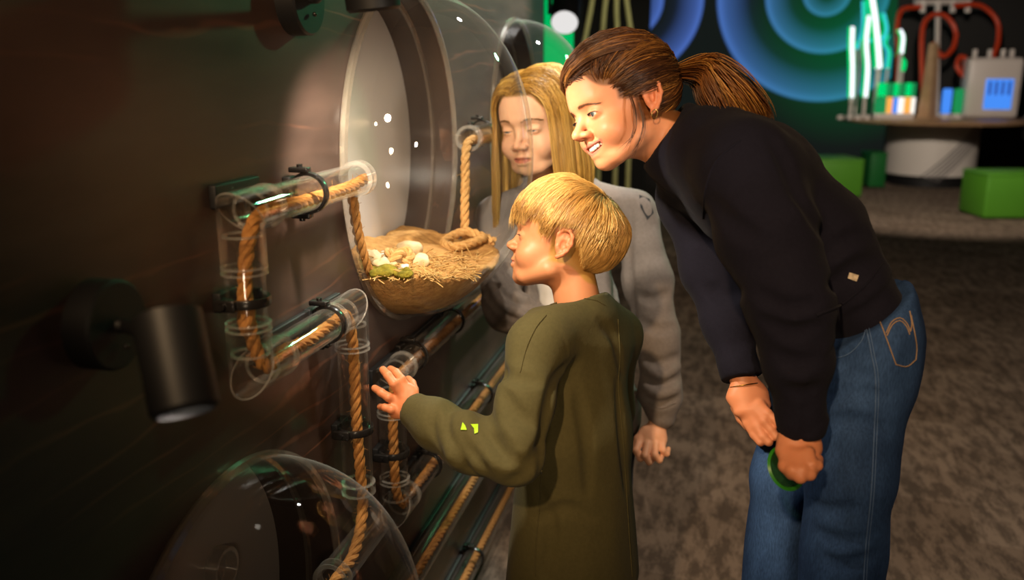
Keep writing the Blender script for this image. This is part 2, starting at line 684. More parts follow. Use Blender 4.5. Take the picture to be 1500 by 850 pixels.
def wood_wall():
    m, nt, out = newmat('stained_plywood')
    b = nd(nt, 'ShaderNodeBsdfPrincipled')
    tc = nd(nt, 'ShaderNodeTexCoord')
    mp = nd(nt, 'ShaderNodeMapping'); mp.inputs['Scale'].default_value = (1, .55, 2.6)
    nt.links.new(tc.outputs['Object'], mp.inputs['Vector'])
    n1 = nd(nt, 'ShaderNodeTexNoise'); n1.inputs['Scale'].default_value = 2.2; n1.inputs['Detail'].default_value = 3; n1.inputs['Distortion'].default_value = 1.2
    nt.links.new(mp.outputs[0], n1.inputs['Vector'])
    wv = nd(nt, 'ShaderNodeTexWave', wave_type='BANDS', bands_direction='Z'); wv.inputs['Scale'].default_value = 3.0
    wv.inputs['Distortion'].default_value = 9.0; wv.inputs['Detail'].default_value = 3.5; wv.inputs['Detail Scale'].default_value = 1.1
    nt.links.new(mp.outputs[0], wv.inputs['Vector'])
    n2 = nd(nt, 'ShaderNodeTexNoise'); n2.inputs['Scale'].default_value = 4; n2.inputs['Detail'].default_value = 8; n2.inputs['Roughness'].default_value = .65
    nt.links.new(mp.outputs[0], n2.inputs['Vector'])
    r1 = nd(nt, 'ShaderNodeValToRGB')
    r1.color_ramp.elements[0].position = .25; r1.color_ramp.elements[0].color = rgba((.033, .0215, .0185))
    r1.color_ramp.elements[1].position = .8; r1.color_ramp.elements[1].color = rgba((.092, .055, .044))
    nt.links.new(n2.outputs['Fac'], r1.inputs[0])
    # pale reddish grain lines
    r2 = nd(nt, 'ShaderNodeValToRGB')
    r2.color_ramp.elements[0].position = .93; r2.color_ramp.elements[0].color = (0, 0, 0, 1)
    r2.color_ramp.elements[1].position = 1.0; r2.color_ramp.elements[1].color = (1, 1, 1, 1)
    nt.links.new(wv.outputs['Fac'], r2.inputs[0])
    mk = nd(nt, 'ShaderNodeMapRange'); mk.inputs['From Min'].default_value = .48; mk.inputs['From Max'].default_value = .72
    nt.links.new(n1.outputs['Fac'], mk.inputs['Value'])
    mm = nd(nt, 'ShaderNodeMath', operation='MULTIPLY'); nt.links.new(r2.outputs[0], mm.inputs[0]); nt.links.new(mk.outputs[0], mm.inputs[1])
    mx = nd(nt, 'ShaderNodeMix', data_type='RGBA'); mx.inputs[7].default_value = rgba((.20, .085, .052))
    nt.links.new(mm.outputs[0], mx.inputs[0]); nt.links.new(r1.outputs[0], mx.inputs[6])
    nt.links.new(mx.outputs[2], b.inputs['Base Color'])
    b.inputs['Roughness'].default_value = .36
    b.inputs['Specular IOR Level'].default_value = .45
    rr = nd(nt, 'ShaderNodeMapRange'); rr.inputs['To Min'].default_value = .28; rr.inputs['To Max'].default_value = .5
    nt.links.new(n2.outputs['Fac'], rr.inputs['Value']); nt.links.new(rr.outputs[0], b.inputs['Roughness'])
    bm = nd(nt, 'ShaderNodeBump'); bm.inputs['Strength'].default_value = .12; bm.inputs['Distance'].default_value = .004
    nt.links.new(n2.outputs['Fac'], bm.inputs['Height']); nt.links.new(bm.outputs[0], b.inputs['Normal'])
    nt.links.new(b.outputs[0], out.inputs['Surface'])
    return m


def carpet():
    m, nt, out = newmat('carpet_tiles')
    b = nd(nt, 'ShaderNodeBsdfPrincipled'); b.inputs['Roughness'].default_value = .95; b.inputs['Specular IOR Level'].default_value = .1
    tc = nd(nt, 'ShaderNodeTexCoord')
    br = nd(nt, 'ShaderNodeTexBrick'); br.inputs['Scale'].default_value = 2.0
    br.inputs['Brick Width'].default_value = 1.0; br.inputs['Row Height'].default_value = .5; br.inputs['Mortar Size'].default_value = .002
    br.inputs['Color1'].default_value = rgba((.12, .09, .068)); br.inputs['Color2'].default_value = rgba((.175, .135, .105)); br.inputs['Mortar'].default_value = rgba((.11, .083, .063))
    mp = nd(nt, 'ShaderNodeMapping'); mp.inputs['Rotation'].default_value = (0, 0, .12)
    nt.links.new(tc.outputs['Object'], mp.inputs['Vector']); nt.links.new(mp.outputs[0], br.inputs['Vector'])
    m3 = nd(nt, 'ShaderNodeMapping'); m3.inputs['Scale'].default_value = (9, 3, 1); m3.inputs['Rotation'].default_value = (0, 0, .12)
    nt.links.new(tc.outputs['Object'], m3.inputs['Vector'])
    n1 = nd(nt, 'ShaderNodeTexNoise'); n1.inputs['Scale'].default_value = 2.4; n1.inputs['Detail'].default_value = 9; n1.inputs['Roughness'].default_value = .72
    nt.links.new(m3.outputs[0], n1.inputs['Vector'])
    r = nd(nt, 'ShaderNodeValToRGB')
    r.color_ramp.elements[0].position = .43; r.color_ramp.elements[0].color = (.50, .49, .48, 1)
    r.color_ramp.elements[1].position = .56; r.color_ramp.elements[1].color = (1.1, 1.08, 1.05, 1)
    nt.links.new(n1.outputs['Fac'], r.inputs[0])
    mx = nd(nt, 'ShaderNodeMix', data_type='RGBA', blend_type='MULTIPLY'); mx.inputs[0].default_value = 1
    nt.links.new(br.outputs['Color'], mx.inputs[6]); nt.links.new(r.outputs[0], mx.inputs[7])
    nt.links.new(mx.outputs[2], b.inputs['Base Color'])
    n2 = nd(nt, 'ShaderNodeTexNoise'); n2.inputs['Scale'].default_value = 220; n2.inputs['Detail'].default_value = 2
    nt.links.new(tc.outputs['Object'], n2.inputs['Vector'])
    bm = nd(nt, 'ShaderNodeBump'); bm.inputs['Strength'].default_value = .5; bm.inputs['Distance'].default_value = .004
    nt.links.new(n2.outputs['Fac'], bm.inputs['Height']); nt.links.new(bm.outputs[0], b.inputs['Normal'])
    nt.links.new(b.outputs[0], out.inputs['Surface'])
    return m


M = {}
M['wall'] = wood_wall()
M['floor'] = carpet()
M['dark_wall'] = principled('dark_paint', (.012, .011, .011), .6, spec=.3, bump=(30, .1, .002))
M['ceiling'] = principled('black_ceiling', (.01, .01, .01), .9, spec=.1, bump=(10, .1, .002))
M['plate'] = principled('grey_back_plate', (.60, .55, .50), .22, spec=.5, noise=(5, .15, (.52, .47, .43)), bump=(60, .05, .001))
M['barrel'] = principled('niche_barrel', (.035, .022, .017), .22, spec=.6, noise=(9, .5, (.05, .032, .022)), bump=(8, .1, .002))
M['black'] = principled('black_powder_coat', (.009, .009, .010), .5, spec=.35, bump=(400, .1, .0005))
M['black_gloss'] = principled('black_plastic', (.010, .009, .009), .22, spec=.5, noise=(30, .3, (.02, .018, .016)))
M['acrylic'] = acrylic('clear_acrylic', (.975, .97, .96), .035, .5, 3.5, haze=.003, edge=.10)
M['dome'] = acrylic('dome_acrylic', (.985, .985, .98), .035, .55, 4.6, haze=.004, rough=.02, edge=.30, hazecol=(.5, .48, .46))
M['dome_edge'] = acrylic('dome_flange', (.9, .88, .85), .08, .5, 2.5, haze=.10, hazecol=(.5, .42, .34))
M['rim'] = acrylic('acrylic_edge', (.93, .92, .9), .10, .6, 2.5, haze=.09, hazecol=(.85, .82, .78))
M['seam'] = acrylic('acrylic_glue_seam', (.95, .94, .92), .10, .6, 2.0, haze=.14, hazecol=(.8, .77, .74))
M['rope'] = principled('manila_rope', hexc('#b47f46'), .85, spec=.15, noise=(120, .6, hexc('#7d5220')), bump=(600, .7, .0008))
M['rope_pale'] = principled('pale_manila_rope', hexc('#cfa56c'), .85, spec=.15, noise=(120, .6, hexc('#94672f')), bump=(600, .7, .0008))
M['sand'] = principled('sand', hexc('#c99a5c'), .95, spec=.1, noise=(55, .7, hexc('#97683a')), bump=(420, 1.0, .003), bumps=[(90, .6, .006)])
M['straw'] = principled('dry_straw', hexc('#c9a56b'), .9, spec=.1, noise=(80, .7, hexc('#8a6530')))
M['litter'] = principled('pale_husk', hexc('#d9c6a0'), .8, spec=.2, noise=(40, .6, hexc('#b08a55')), bump=(60, .5, .004))
M['stone'] = principled('white_pebble', hexc('#cfcac0'), .5, spec=.4, noise=(30, .5, hexc('#a59b8a')), bump=(50, .4, .003))
M['moss'] = principled('moss', hexc('#666020'), .95, spec=.1, noise=(60, .8, hexc('#9c8c30')), bump=(150, 1, .006))

# ================================================================= room
def struct(o):
    o['kind'] = 'structure'
    return o


DOMES = []


def dome_geo(yc, zc, R, ax):
    DOMES.append((yc, zc, R, ax))
    return len(DOMES) - 1


D0 = dome_geo(1.7145, 1.2135, .326, .2475)          # the big one in the middle
pt = on_x(322, 702, XW)
D1 = dome_geo(pt[1] + .018, pt[2] - .31, .31, .243)
pt = on_x(752, 28, XW)
D2 = dome_geo(pt[1] + .018, pt[2] - .306, .306, .234)

# wall with round openings (outer slab minus the niches)
bpy.ops.mesh.primitive_cube_add(size=1)
wall = bpy.context.object
wall.name = 'wall_left'
wall.data.name = 'wall_left'
WY0, WY1 = -1.6, 3.14
me = wall.data
for v in me.vertices:
    v.co = Vector((XW - .15 + v.co.x * .3, (WY0 + WY1) / 2 + v.co.y * (WY1 - WY0), 1.5 + v.co.z * 3.0))
for (yc, zc, R, ax) in DOMES:
    mb = MB().cyl((XW - .13, yc, zc), (XW + .05, yc, zc), R, n=128)
    cut = mb.build('cutter', None, smooth=False)
    md = wall.modifiers.new('b', 'BOOLEAN'); md.operation = 'DIFFERENCE'; md.solver = 'EXACT'; md.object = cut
dg = bpy.context.evaluated_depsgraph_get()
new = bpy.data.meshes.new_from_object(wall.evaluated_get(dg))
wall.modifiers.clear()
wall.data = new
for o in [o for o in bpy.data.objects if o.name.startswith('cutter')]:
    bpy.data.objects.remove(o)
new.materials.clear(); new.materials.append(M['wall'])
struct(wall)

fl = MB().box((3.0, 5.5, -.05), (11, 17, .1)).build('floor', M['floor'], smooth=False); struct(fl)
bw = MB().box((3.0, 13.9, 1.6), (13, .2, 3.4)).build('wall_back', M['dark_wall'], smooth=False); struct(bw)
rw = MB().box((8.6, 5.5, 1.6), (.2, 17, 3.4)).build('wall_right', M['dark_wall'], smooth=False); struct(rw)
cl = MB().box((3.0, 5.5, 3.35), (13, 17, .1)).build('ceiling', M['ceiling'], smooth=False); struct(cl)

# ================================================================= domes
def make_dome(i, label, stuff):
    yc, zc, R, ax = DOMES[i]
    root = empty('terrarium_dome', (XW, yc, zc), label, 'terrarium', 'wall terrarium domes')
    # clear bulge : rounded profile, squarer than a hemisphere
    prof = []
    n = 40
    e = 2.15
    for k in range(n + 1):
        t = PI / 2 * k / n
        r = math.cos(t) ** (2 / e); h = math.sin(t) ** (2 / e)
        prof.append((max(r * R, .0004), h * ax + .004))
    MB().lathe([(R * .999, -.012)] + prof, (XW, yc, zc), (1, 0, 0), 128).build('dome', M['dome'], root)
    # flange ring where the bulge meets the wall
    MB().lathe([(R - .004, .012), (R + .0055, .010), (R + .006, .001), (R - .004, .001)], (XW, yc, zc), (1, 0, 0), 128, True).build('flange', M['dome_edge'], root)
    # recess
    d = .106
    MB().lathe([(R * .998, -.002), (R * .998, -d)], (XW, yc, zc), (1, 0, 0), 128).build('barrel', M['barrel'], root)
    MB().lathe([(R * .9975, -.055), (R - .007, -.052), (R - .007, -.046), (R * .9975, -.043)], (XW, yc, zc), (1, 0, 0), 128).build('seam_ring', M['dome_edge'], root)
    MB().lathe([(.0005, 0), (R * .997, 0), (R * .997, -.004), (.0005, -.004)], (XW - d, yc, zc), (1, 0, 0), 128).build('back_plate', M['plate'], root)
    return root


dome0 = make_dome(0, 'large clear dome of sand and rope bulging from the wall, boy and girl peering in', True)
dome1 = make_dome(1, 'empty clear dome low on the wall, under the tilted black lamp', True)
dome2 = make_dome(2, 'farthest clear dome on the wall, above the hair of the girl', False)

# opening in the back plate of the lower dome : a short clear ring
p = on_x(316, 832, XW - .104)
MB().tube(p, p + A(.02, 0, 0), .034, .028).build('port_ring', M['rim'], dome1)

# ----------------------------------------------------------------- sand in the big dome
def build_sand(i, zs, slope, name, label, seed, h=.007):
    yc, zc, R, ax = DOMES[i]
    b = Body()
    b.add(Ell((XW, yc, zc), (ax - .006, R - .006, R - .006)), 0)
    b2 = Body()
    class Inside:
        lo = A(-1e3,) * 3; hi = A(1e3,) * 3
        def __call__(s, p):
            x = np.maximum(p[..., 0] - XW, 0) / (ax - .006)
            e = 2.15
            r = np.sqrt((p[..., 1] - yc) ** 2 + (p[..., 2] - zc) ** 2) / (R - .006)
            return ((r ** e + x ** e) ** (1 / e) - 1) * .27
    class Top:
        lo = A(-1e3,) * 3; hi = A(1e3,) * 3
        def __call__(s, p):
            q = p * A(1, 1, 0)
            z = zs + slope[0] * (p[..., 0] - XW) + slope[1] * (p[..., 1] - yc) + .010 * vnoise(q * 14, seed) + .005 * vnoise(q * 45, seed + 1)
            return (p[..., 2] - z) * .8
    b.ops = []
    b.add(Ell((XW, yc, zc), 1.0), 0)
    b.cut(Inside(), 0); b.cut(Top(), .006)
    b.cut(Half((XW - .100, 0, 0), (-1, 0, 0)), 0)
    v, f = b.mesh(h, lo=(XW - .13, yc - R - .02, zc - R - .02), hi=(XW + ax + .02, yc + R + .02, zs + .08))
    o = mesh_obj(name, v, f, M['sand'])
    tag(o, label, 'sand', kind='stuff')
    return b


zs = on_x(590, 392, XW + .05)[2]
SAND = build_sand(0, zs, (-.12, -.02), 'sand', 'brown sand filling the bottom of the big dome', 3)

# ----------------------------------------------------------------- ropes
def rope_mesh(path, r, pitch=.029, n=7, step=.0035, phase=0.0, taper=False):
    pts = resample(path, step)
    m = len(pts)
    T = np.gradient(pts, axis=0); T /= np.linalg.norm(T, axis=1, keepdims=True)
    up = A(0, 0, 1) if abs(T[0][2]) < .9 else A(0, 1, 0)
    U = [nrm(np.cross(T[0], up))]
    for i in range(1, m):
        U.append(nrm(U[-1] - T[i] * (U[-1] @ T[i])))
    U = np.array(U); Wv = np.cross(T, U)
    s = np.r_[0, np.cumsum(np.linalg.norm(np.diff(pts, axis=0), axis=1))]
    mb = MB()
    for k in range(3):
        a = s / pitch * 2 * PI / 3 * 1.5 + k * 2 * PI / 3 + phase
        c = pts + (np.cos(a)[:, None] * U + np.sin(a)[:, None] * Wv) * r * .5
        mb.sweep(c, r * .56, n)
    return mb


def rope(path, r, name, label, mat='rope', group='manila ropes in the clear pipes', fibres=True, smooth=8):
    path = crom(path, smooth)
    mb = rope_mesh(path, r)
    if fibres:
        pts = resample(path, .004)
        for k in range(int(len(pts) * 1.2)):
            q = pts[rng.integers(len(pts))]
            d = nrm(rng.normal(size=3)); a = q + d * r * .95
            e = a + d * r * rng.uniform(.1, .5) + rng.normal(size=3) * r * .35
            mb.sweep([a, e], .00035, 3, caps=False)
    o = mb.build(name, M[mat])
    return tag(o, label, 'rope', group)


# ----------------------------------------------------------------- clear pipes
XT = XW + .035                                   # axis of the pipes, just off the wall
RO, RI, RC = .0257, .0231, .0293             # pipe outer / inner radius, sleeve radius


def onT(px, py):
    return on_x(px, py, XT)


PIPE = []


def pipe(a, b, label, rim_a=False, rim_b=False, group='clear acrylic pipes along the wall', r=RO):
    a, b = np.asarray(a), np.asarray(b)
    t = nrm(b - a)
    root = empty('acrylic_pipe', a, label, 'pipe', group)
    MB().tube(a, b, r, r - .003).build('pipe_wall', M['acrylic'], root)
    for flag, e, s in ((rim_a, a, 1), (rim_b, b, -1)):
        if flag:
            MB().lathe([(r + .004, 0), (r + .004, .018), (r, .018), (r, .0)], e, t * s, 40, True).build('sleeve', M['acrylic'], root)
            for h in (0, .018):
                c = e + t * s * h
                MB().lathe([(r + .0042, -.0009), (r + .0042, .0009), (r - .003, .0009), (r - .003, -.0009)], c, t * s, 40, True).build('rim', M['rim'], root)
    return root


def elbow(c, d1, d2, l1, l2, label, r=RC, group='clear mitred elbows joining the pipes'):
    """two short pipes meeting in a 45 degree mitre at c; d1,d2 unit directions away from the corner"""
    c = np.asarray(c); d1, d2 = nrm(d1), nrm(d2)
    root = empty('acrylic_elbow', c, label, 'pipe elbow', group)
    n = 48
    an = np.arange(n) * 2 * PI / n
    seam = None
    for d, o, L, nm in ((d1, d2, l1, 'sleeve'), (d2, d1, l2, 'sleeve')):
        w = np.cross(d, o)
        mb = MB()
        rings = []
        for rr in (r, r - .003):
            # section: o-direction component e, side component w ; mitre plane: along = -e  (outer side longer)
            e, s = np.cos(an) * rr, np.sin(an) * rr
            near = c + np.outer(e, d) + np.outer(e, o) + np.outer(s, w)      # the mitre ellipse
            far = c + d * L + np.outer(e, o) + np.outer(s, w)
            rings.append((near, far))
        v = np.vstack([rings[0][0], rings[0][1], rings[1][1], rings[1][0]])
        f = []
        for k in range(3):
            f += [(k * n + i, k * n + (i + 1) % n, (k + 1) * n + (i + 1) % n, (k + 1) * n + i) for i in range(n)]
        mb.add(v, f).build(nm, M['acrylic'], root)
        seam = (rings[0][0] + rings[1][0]) / 2
        t = d
        for h in (L, L - .008):
            MB().lathe([(r + .0006, -.0009), (r + .0006, .0009), (r - .004, .0009), (r - .004, -.0009)], c + d * h, t, 40, True).build('rim', M['rim'], root)
        # end of the inner pipe that shows inside the elbow
        MB().lathe([(RO, 0), (RO, .003), (RI - .001, .003), (RI - .001, 0)], c + d * (L * .30 + .004), t, 40, True).build('inner_rim', M['rim'], root)
    MB().sweep(seam, .0013, 6, closed=True).build('seam', M['seam'], root)
    return root


def clamp(c, axis, label, group='black pipe clamps screwed to the wall'):
    """black ring clamp with back block and screw lug"""
    c = np.asarray(c); t = nrm(axis)
    root = empty('pipe_clamp', c, label, 'pipe clamp', group)
    MB().lathe([(RO + .0045, -.006), (RO + .0052, -.004), (RO + .0052, .004), (RO + .0045, .006), (RO + .0002, .006), (RO + .0002, -.006)], c, t, 48, True).build('ring', M['black_gloss'], root)
    sd = np.cross(t, A(1, 0, 0))
    Rm = np.stack([A(1, 0, 0), t, sd], 1)
    MB().box((XW + .006, c[1], c[2]), (.012, .026, .048), Rm, .002).build('base_block', M['black'], root)
    for s in (1, -1):
        lug = c + sd * s * (RO + .008) + A(-.012, 0, 0)
        MB().box(lug, (.030, .016, .008), Rm, .002).build('lug', M['black_gloss'], root)
        MB().cyl(lug + sd * s * .004, lug + sd * s * .008, .0045, n=12).build('screw', M['black_gloss'], root)
    return root


def rail(a, b, label):
    a, b = np.asarray(a), np.asarray(b)
    t = nrm(b - a); sd = np.cross(t, A(1, 0, 0))
    Rm = np.stack([A(1, 0, 0), t, sd], 1)
    o = MB().box((a + b) / 2, (.010, np.linalg.norm(b - a), .030), Rm, .002).build('mounting_strip', M['black'])
    return tag(o, label, 'strip', 'black strips behind the pipes')


Yv, Zv = A(0, 1, 0), A(0, 0, 1)
# elbow corners
c1 = onT(352, 312)
c2 = onT(370, 545); c2[1] = c1[1]
c3 = onT(513, 447); c3[2] = c2[2]
c4 = A(XT, c3[1], onT(520, 775)[2])
c5 = onT(573, 552)
c6 = A(XT, c5[1], onT(575, 752)[2])
yA = on_x(527, 258, XT)[1]
# heights of the horizontal runs
elbow(c1, Yv, -Zv, .068, .077, 'clear elbow at the upper left start of the pipe run, rope bending down through it')
pA = A(XT, c1[1] + .03, c1[2])
pipe(pA, A(XT, yA, c1[2]), 'clear pipe with rope running into the near side of the big dome', rim_b=True)
pipe(c1 - Zv * .03, c2 + Zv * .03, 'short upright clear pipe with rope below the upper left elbow')
elbow(c2, Zv, Yv, .068, .077, 'clear elbow at the lower left of the pipe run, above the low dome')
pipe(c2 + Yv * .03, c3 - Yv * .03, 'short level clear pipe sloping away to the bottom edge of the big dome')
elbow(c3, -Yv, -Zv, .077, .068, 'clear elbow just below the left edge of the big dome')
pipe(c3 - Zv * .03, c4 + Zv * .06, 'long upright clear pipe with rope left of the hand of the boy', rim_b=True)
elbow(c5, Yv, -Zv, .068, .077, 'clear elbow under the fingers of the boy')
pC1 = A(XT, onT(716, 425)[1] + .35, c5[2])
pipe(c5 + Yv * .03, pC1, 'level clear pipe running away under the big dome from the hand of the boy')
pipe(c5 - Zv * .03, c6 + Zv * .03, 'short upright clear pipe below the hand of the boy')
elbow(c6, Zv, Yv, .068, .068, 'clear elbow below the hand of the boy, lowest of the elbows')
pE1 = c6 + Yv * 1.5
pipe(c6 + Yv * .03, pE1, 'level clear pipe running away behind the elbow of the boy')
# two lower runs
qa, qb = onT(604, 842), onT(676, 850)
pipe(A(XT, qa[1] - .25, qa[2]), A(XT, qa[1] + 1.6, qa[2]), 'low clear pipe beside the low dome, second from the bottom')
pipe(A(XT, qb[1] - .25, qb[2]), A(XT, qb[1] + 1.5, qb[2]), 'lowest clear pipe, behind the hem of the green shirt')
# pipe from the far side into the big dome
cR = onT(667, 203) + A(.03, 0, 0)
cRe = A(cR[0], cR[1] + 1.0, cR[2])
pipe(cR, cRe, 'clear pipe entering the far side of the big dome in front of the girl', rim_a=True)
# horizontal mouth inside the low dome
cm = c4 + A(.02, -.17, -.01)
pipe(c4 + A(0, .02, .0) + A(.02, 0, -.01), cm, 'clear threaded pipe mouth inside the low dome', rim_b=True)

for (px, py, on, ax, lab) in [
        (452, 0, 'A', Yv, 'black clamp on the upper left level pipe'),
        (0, 440, 'V1', Zv, 'black clamp on the short upright pipe at the left'),
        (480, 0, 'B', Yv, 'black clamp on the level pipe just left of the elbow below the big dome'),
        (0, 628, 'V2', Zv, 'black clamp on the long upright pipe'),
        (606, 0, 'C', Yv, 'black clamp just above the fingers of the boy'),
        (662, 0, 'C', Yv, 'black clamp on the level pipe directly under the big dome'),
        (0, 662, 'V3', Zv, 'black clamp on the upright pipe below the hand of the boy'),
        (628, 0, 'E', Yv, 'black clamp on the level pipe right of the lowest elbow'),
        (706, 0, 'E', Yv, 'black clamp on the level pipe above the forearm of the boy'),
        (693, 0, 'G', Yv, 'black clamp on the lowest pipe by the hem of the green shirt'),
        (706, 0, 'R', Yv, 'black clamp on the pipe at the far side of the big dome')]:
    if ax is Yv:
        zz = {'A': c1[2], 'B': c2[2], 'C': c5[2], 'E': c6[2], 'G': qb[2], 'R': cR[2]}[on]
        yy = on_x(px, 400, XT)
        # y where the run at height zz crosses pixel column px
        lo, hi = .3, 4.0
        for _ in range(50):
            mid = (lo + hi) / 2
            if proj(A(XT, mid, zz))[0] < px: lo = mid
            else: hi = mid
        c = A(XT, lo, zz)
    else:
        y0 = {'V1': c1[1], 'V2': c3[1], 'V3': c5[1]}[on]
        lo, hi = .2, 1.6
        for _ in range(50):
            mid = (lo + hi) / 2
            if proj(A(XT, y0, mid))[1] > py: lo = mid
            else: hi = mid
        c = A(XT, y0, lo)
    clamp(c, ax, lab)

XS = XW + .005
rail(A(XS, c1[1] - .012, c1[2] + .020), A(XS, c1[1] + .10, c1[2] + .020), 'short black strip behind the upper left elbow')
rail(A(XS, c2[1] + .06, c2[2] + .008), A(XS, c3[1] + .02, c3[2] + .008), 'black strip behind the level pipe left of the big dome')
rail(A(XS, c5[1] - .03, c5[2] + .005), A(XS, pC1[1] - .1, c5[2] + .005), 'black strip behind the pipe under the big dome')
rail(A(XS, c6[1] + .05, c6[2] + .005), A(XS, pE1[1] - .1, c6[2] + .005), 'black strip behind the pipe above the forearm of the boy')
rail(A(XS, qa[1] - .2, qa[2]), A(XS, qa[1] + 1.5, qa[2]), 'black strip behind the second lowest pipe')
rail(A(XS, qb[1] - .2, qb[2]), A(XS, qb[1] + 1.4, qb[2]), 'black strip behind the lowest pipe')

# ropes in the pipes
RR = .0096
lowA = -.010
yc, zc, R, ax = DOMES[0]
rope([A(XT, yA + .02, c1[2] - .004), A(XT, yA - .05, c1[2] + lowA), A(XT, c1[1] + .17, c1[2] + lowA), A(XT + .002, c1[1] + .075, c1[2] + lowA + .004), A(XT + .004, c1[1] + .02, c1[2] - .02),
      A(XT + .004, c1[1] - .006, c1[2] - .075), A(XT, c1[1] - .008, c1[2] - .15), A(XT, c2[1] - .004, c2[2] + .11), A(XT, c2[1] + .008, c2[2] + .04), A(XT + .002, c2[1] + .035, c2[2] - .004),
      A(XT, c2[1] + .08, c2[2] + .002), A(XT, c2[1] + .16, c2[2] - .006), A(XT, c3[1] - .07, c3[2] - .004), A(XT, c3[1] - .022, c3[2] - .004), A(XT, c3[1] + .001, c3[2] - .05),
      A(XT, c3[1] + .005, c3[2] - .14), A(XT, c3[1] + .004, (c3[2] + c4[2]) / 2), A(XT + .003, c3[1] + .004, c4[2] + .10), A(XT + .012, c4[1] - .015, c4[2] + .03), A(XT + .02, c4[1] - .08, c4[2] - .016), A(XT + .02, c4[1] - .17, c4[2] - .022), A(XT + .02, c4[1] - .22, c4[2] - .06), A(XT + .01, c4[1] - .24, c4[2] - .16)],
     RR, 'rope', 'thick tan rope winding through the clear pipes left of the big dome')
rope([A(XT, pC1[1], c5[2] - .012), A(XT, c5[1] + .4, c5[2] - .012), A(XT, c5[1] + .1, c5[2] - .010), A(XT, c5[1] + .02, c5[2] - .02), A(XT, c5[1] + .002, c5[2] - .08),
      A(XT, c5[1], c6[2] + .12), A(XT, c6[1] + .006, c6[2] + .035), A(XT, c6[1] + .04, c6[2] - .006), A(XT, c6[1] + .1, c6[2] - .01), A(XT, c6[1] + .6, c6[2] - .012), A(XT, pE1[1], c6[2] - .012)],
     RR, 'rope', 'tan rope inside the pipes around the hand of the boy')
rope([A(XT, qa[1] - .24, qa[2] - .012), A(XT, qa[1] + .4, qa[2] - .012), A(XT, qa[1] + 1.5, qa[2] - .012)], RR, 'rope', 'tan rope inside the second lowest pipe')
rope([A(XT, qb[1] - .24, qb[2] - .012), A(XT, qb[1] + .4, qb[2] - .012), A(XT, qb[1] + 1.4, qb[2] - .012)], RR, 'rope', 'tan rope inside the lowest pipe')
# rope hanging in the big dome from the far pipe, then lying in coils on the sand
zr = on_x(655, 352, cR[0])[2]
def sandz(x, y):
    q = np.arange(zc - R, zc + .05, .002)
    d = SAND.eval(np.stack([np.full_like(q, x), np.full_like(q, y), q], 1))
    k = np.nonzero(d < 0)[0]
    return q[k[-1]] if len(k) else zr
x0, y0 = cR[0], cR[1] - .015
hang = [A(x0, cR[1] + .9, cR[2] - .012), A(x0, cR[1] + .2, cR[2] - .012), A(x0, cR[1] + .03, cR[2] - .005), A(x0, y0 - .006, cR[2] - .03), A(x0, y0 - .012, cR[2] - .12), A(x0, y0 - .014, (cR[2] + zr) / 2)]
yb = y0 - .02
hang += [A(x0, yb, sandz(x0, yb) + .05), A(x0 + .002, yb + .004, sandz(x0, yb) + .012), A(x0 + .035, yb + .0, sandz(x0 + .035, yb) + .012), A(x0 + .06, yb - .07, sandz(x0 + .06, yb - .07) + .012),
         A(x0 + .02, yb - .14, sandz(x0 + .02, yb - .14) + .013), A(x0 - .02, yb - .09, sandz(x0 - .02, yb - .09) + .012), A(x0 + .01, yb - .02, sandz(x0 + .01, yb - .02) + .03), A(x0 + .08, yb - .05, sandz(x0 + .08, yb - .05) + .012)]
rope(hang, RR * 1.05, 'rope', 'pale rope hanging straight down inside the big dome and coiled on its sand', 'rope_pale')
# rope pressed along the near edge of the big dome
edge = []
for a in np.linspace(math.radians(184), math.radians(226), 9):
    rr = R - .016
    edge.append(A(XW + .012, yc + rr * math.cos(a), zc + rr * math.sin(a)))
rope(edge, RR * .95, 'rope', 'tan rope following the near rim of the big dome down into the sand')

# knot and litter lying on the sand
kx = on_x(585, 366, XW + .03)
def on_sand(px, py):
    r = ray(px, py)
    t = np.arange(1.2, 2.6, .002)
    pts = CO + r * t[:, None]
    d = SAND.eval(pts)
    k = np.argmax(d < 0) if (d < 0).any() else np.argmin(d)
    return pts[k]
kp = on_sand(583, 385) + A(0, 0, .012)
tt = np.linspace(0, 2 * PI, 60, endpoint=False)
kn = np.stack([(np.sin(tt) + 2 * np.sin(2 * tt)) * .008, (np.cos(tt) - 2 * np.cos(2 * tt)) * .010, -np.sin(3 * tt) * .008], 1) + kp
kn = np.vstack([kn, kn[:1]])
o = rope_mesh(kn, RR * .9).build('rope_knot', M['rope_pale'])
tag(o, 'pale knotted rope ball lying on the sand in the big dome', 'rope knot')


def lump(px, py, size, name, mat, label, cat, group, seed, squash=.7, lift=.4):
    c = on_sand(px, py) + A(0, 0, size * lift)
    mb = MB().ball(c, (size, size * 1.2, size * squash), 18, 12)
    v = np.vstack(mb.v)
    n = v - c
    v = v + nrm1(n) * (vnoise(v * (1.6 / size), seed) * size * .35)[:, None]
    o = mesh_obj(name, v, mb.f, M[mat])
    return tag(o, label, cat, group)


def nrm1(v):
    return v / (np.linalg.norm(v, axis=-1, keepdims=True) + 1e-12)


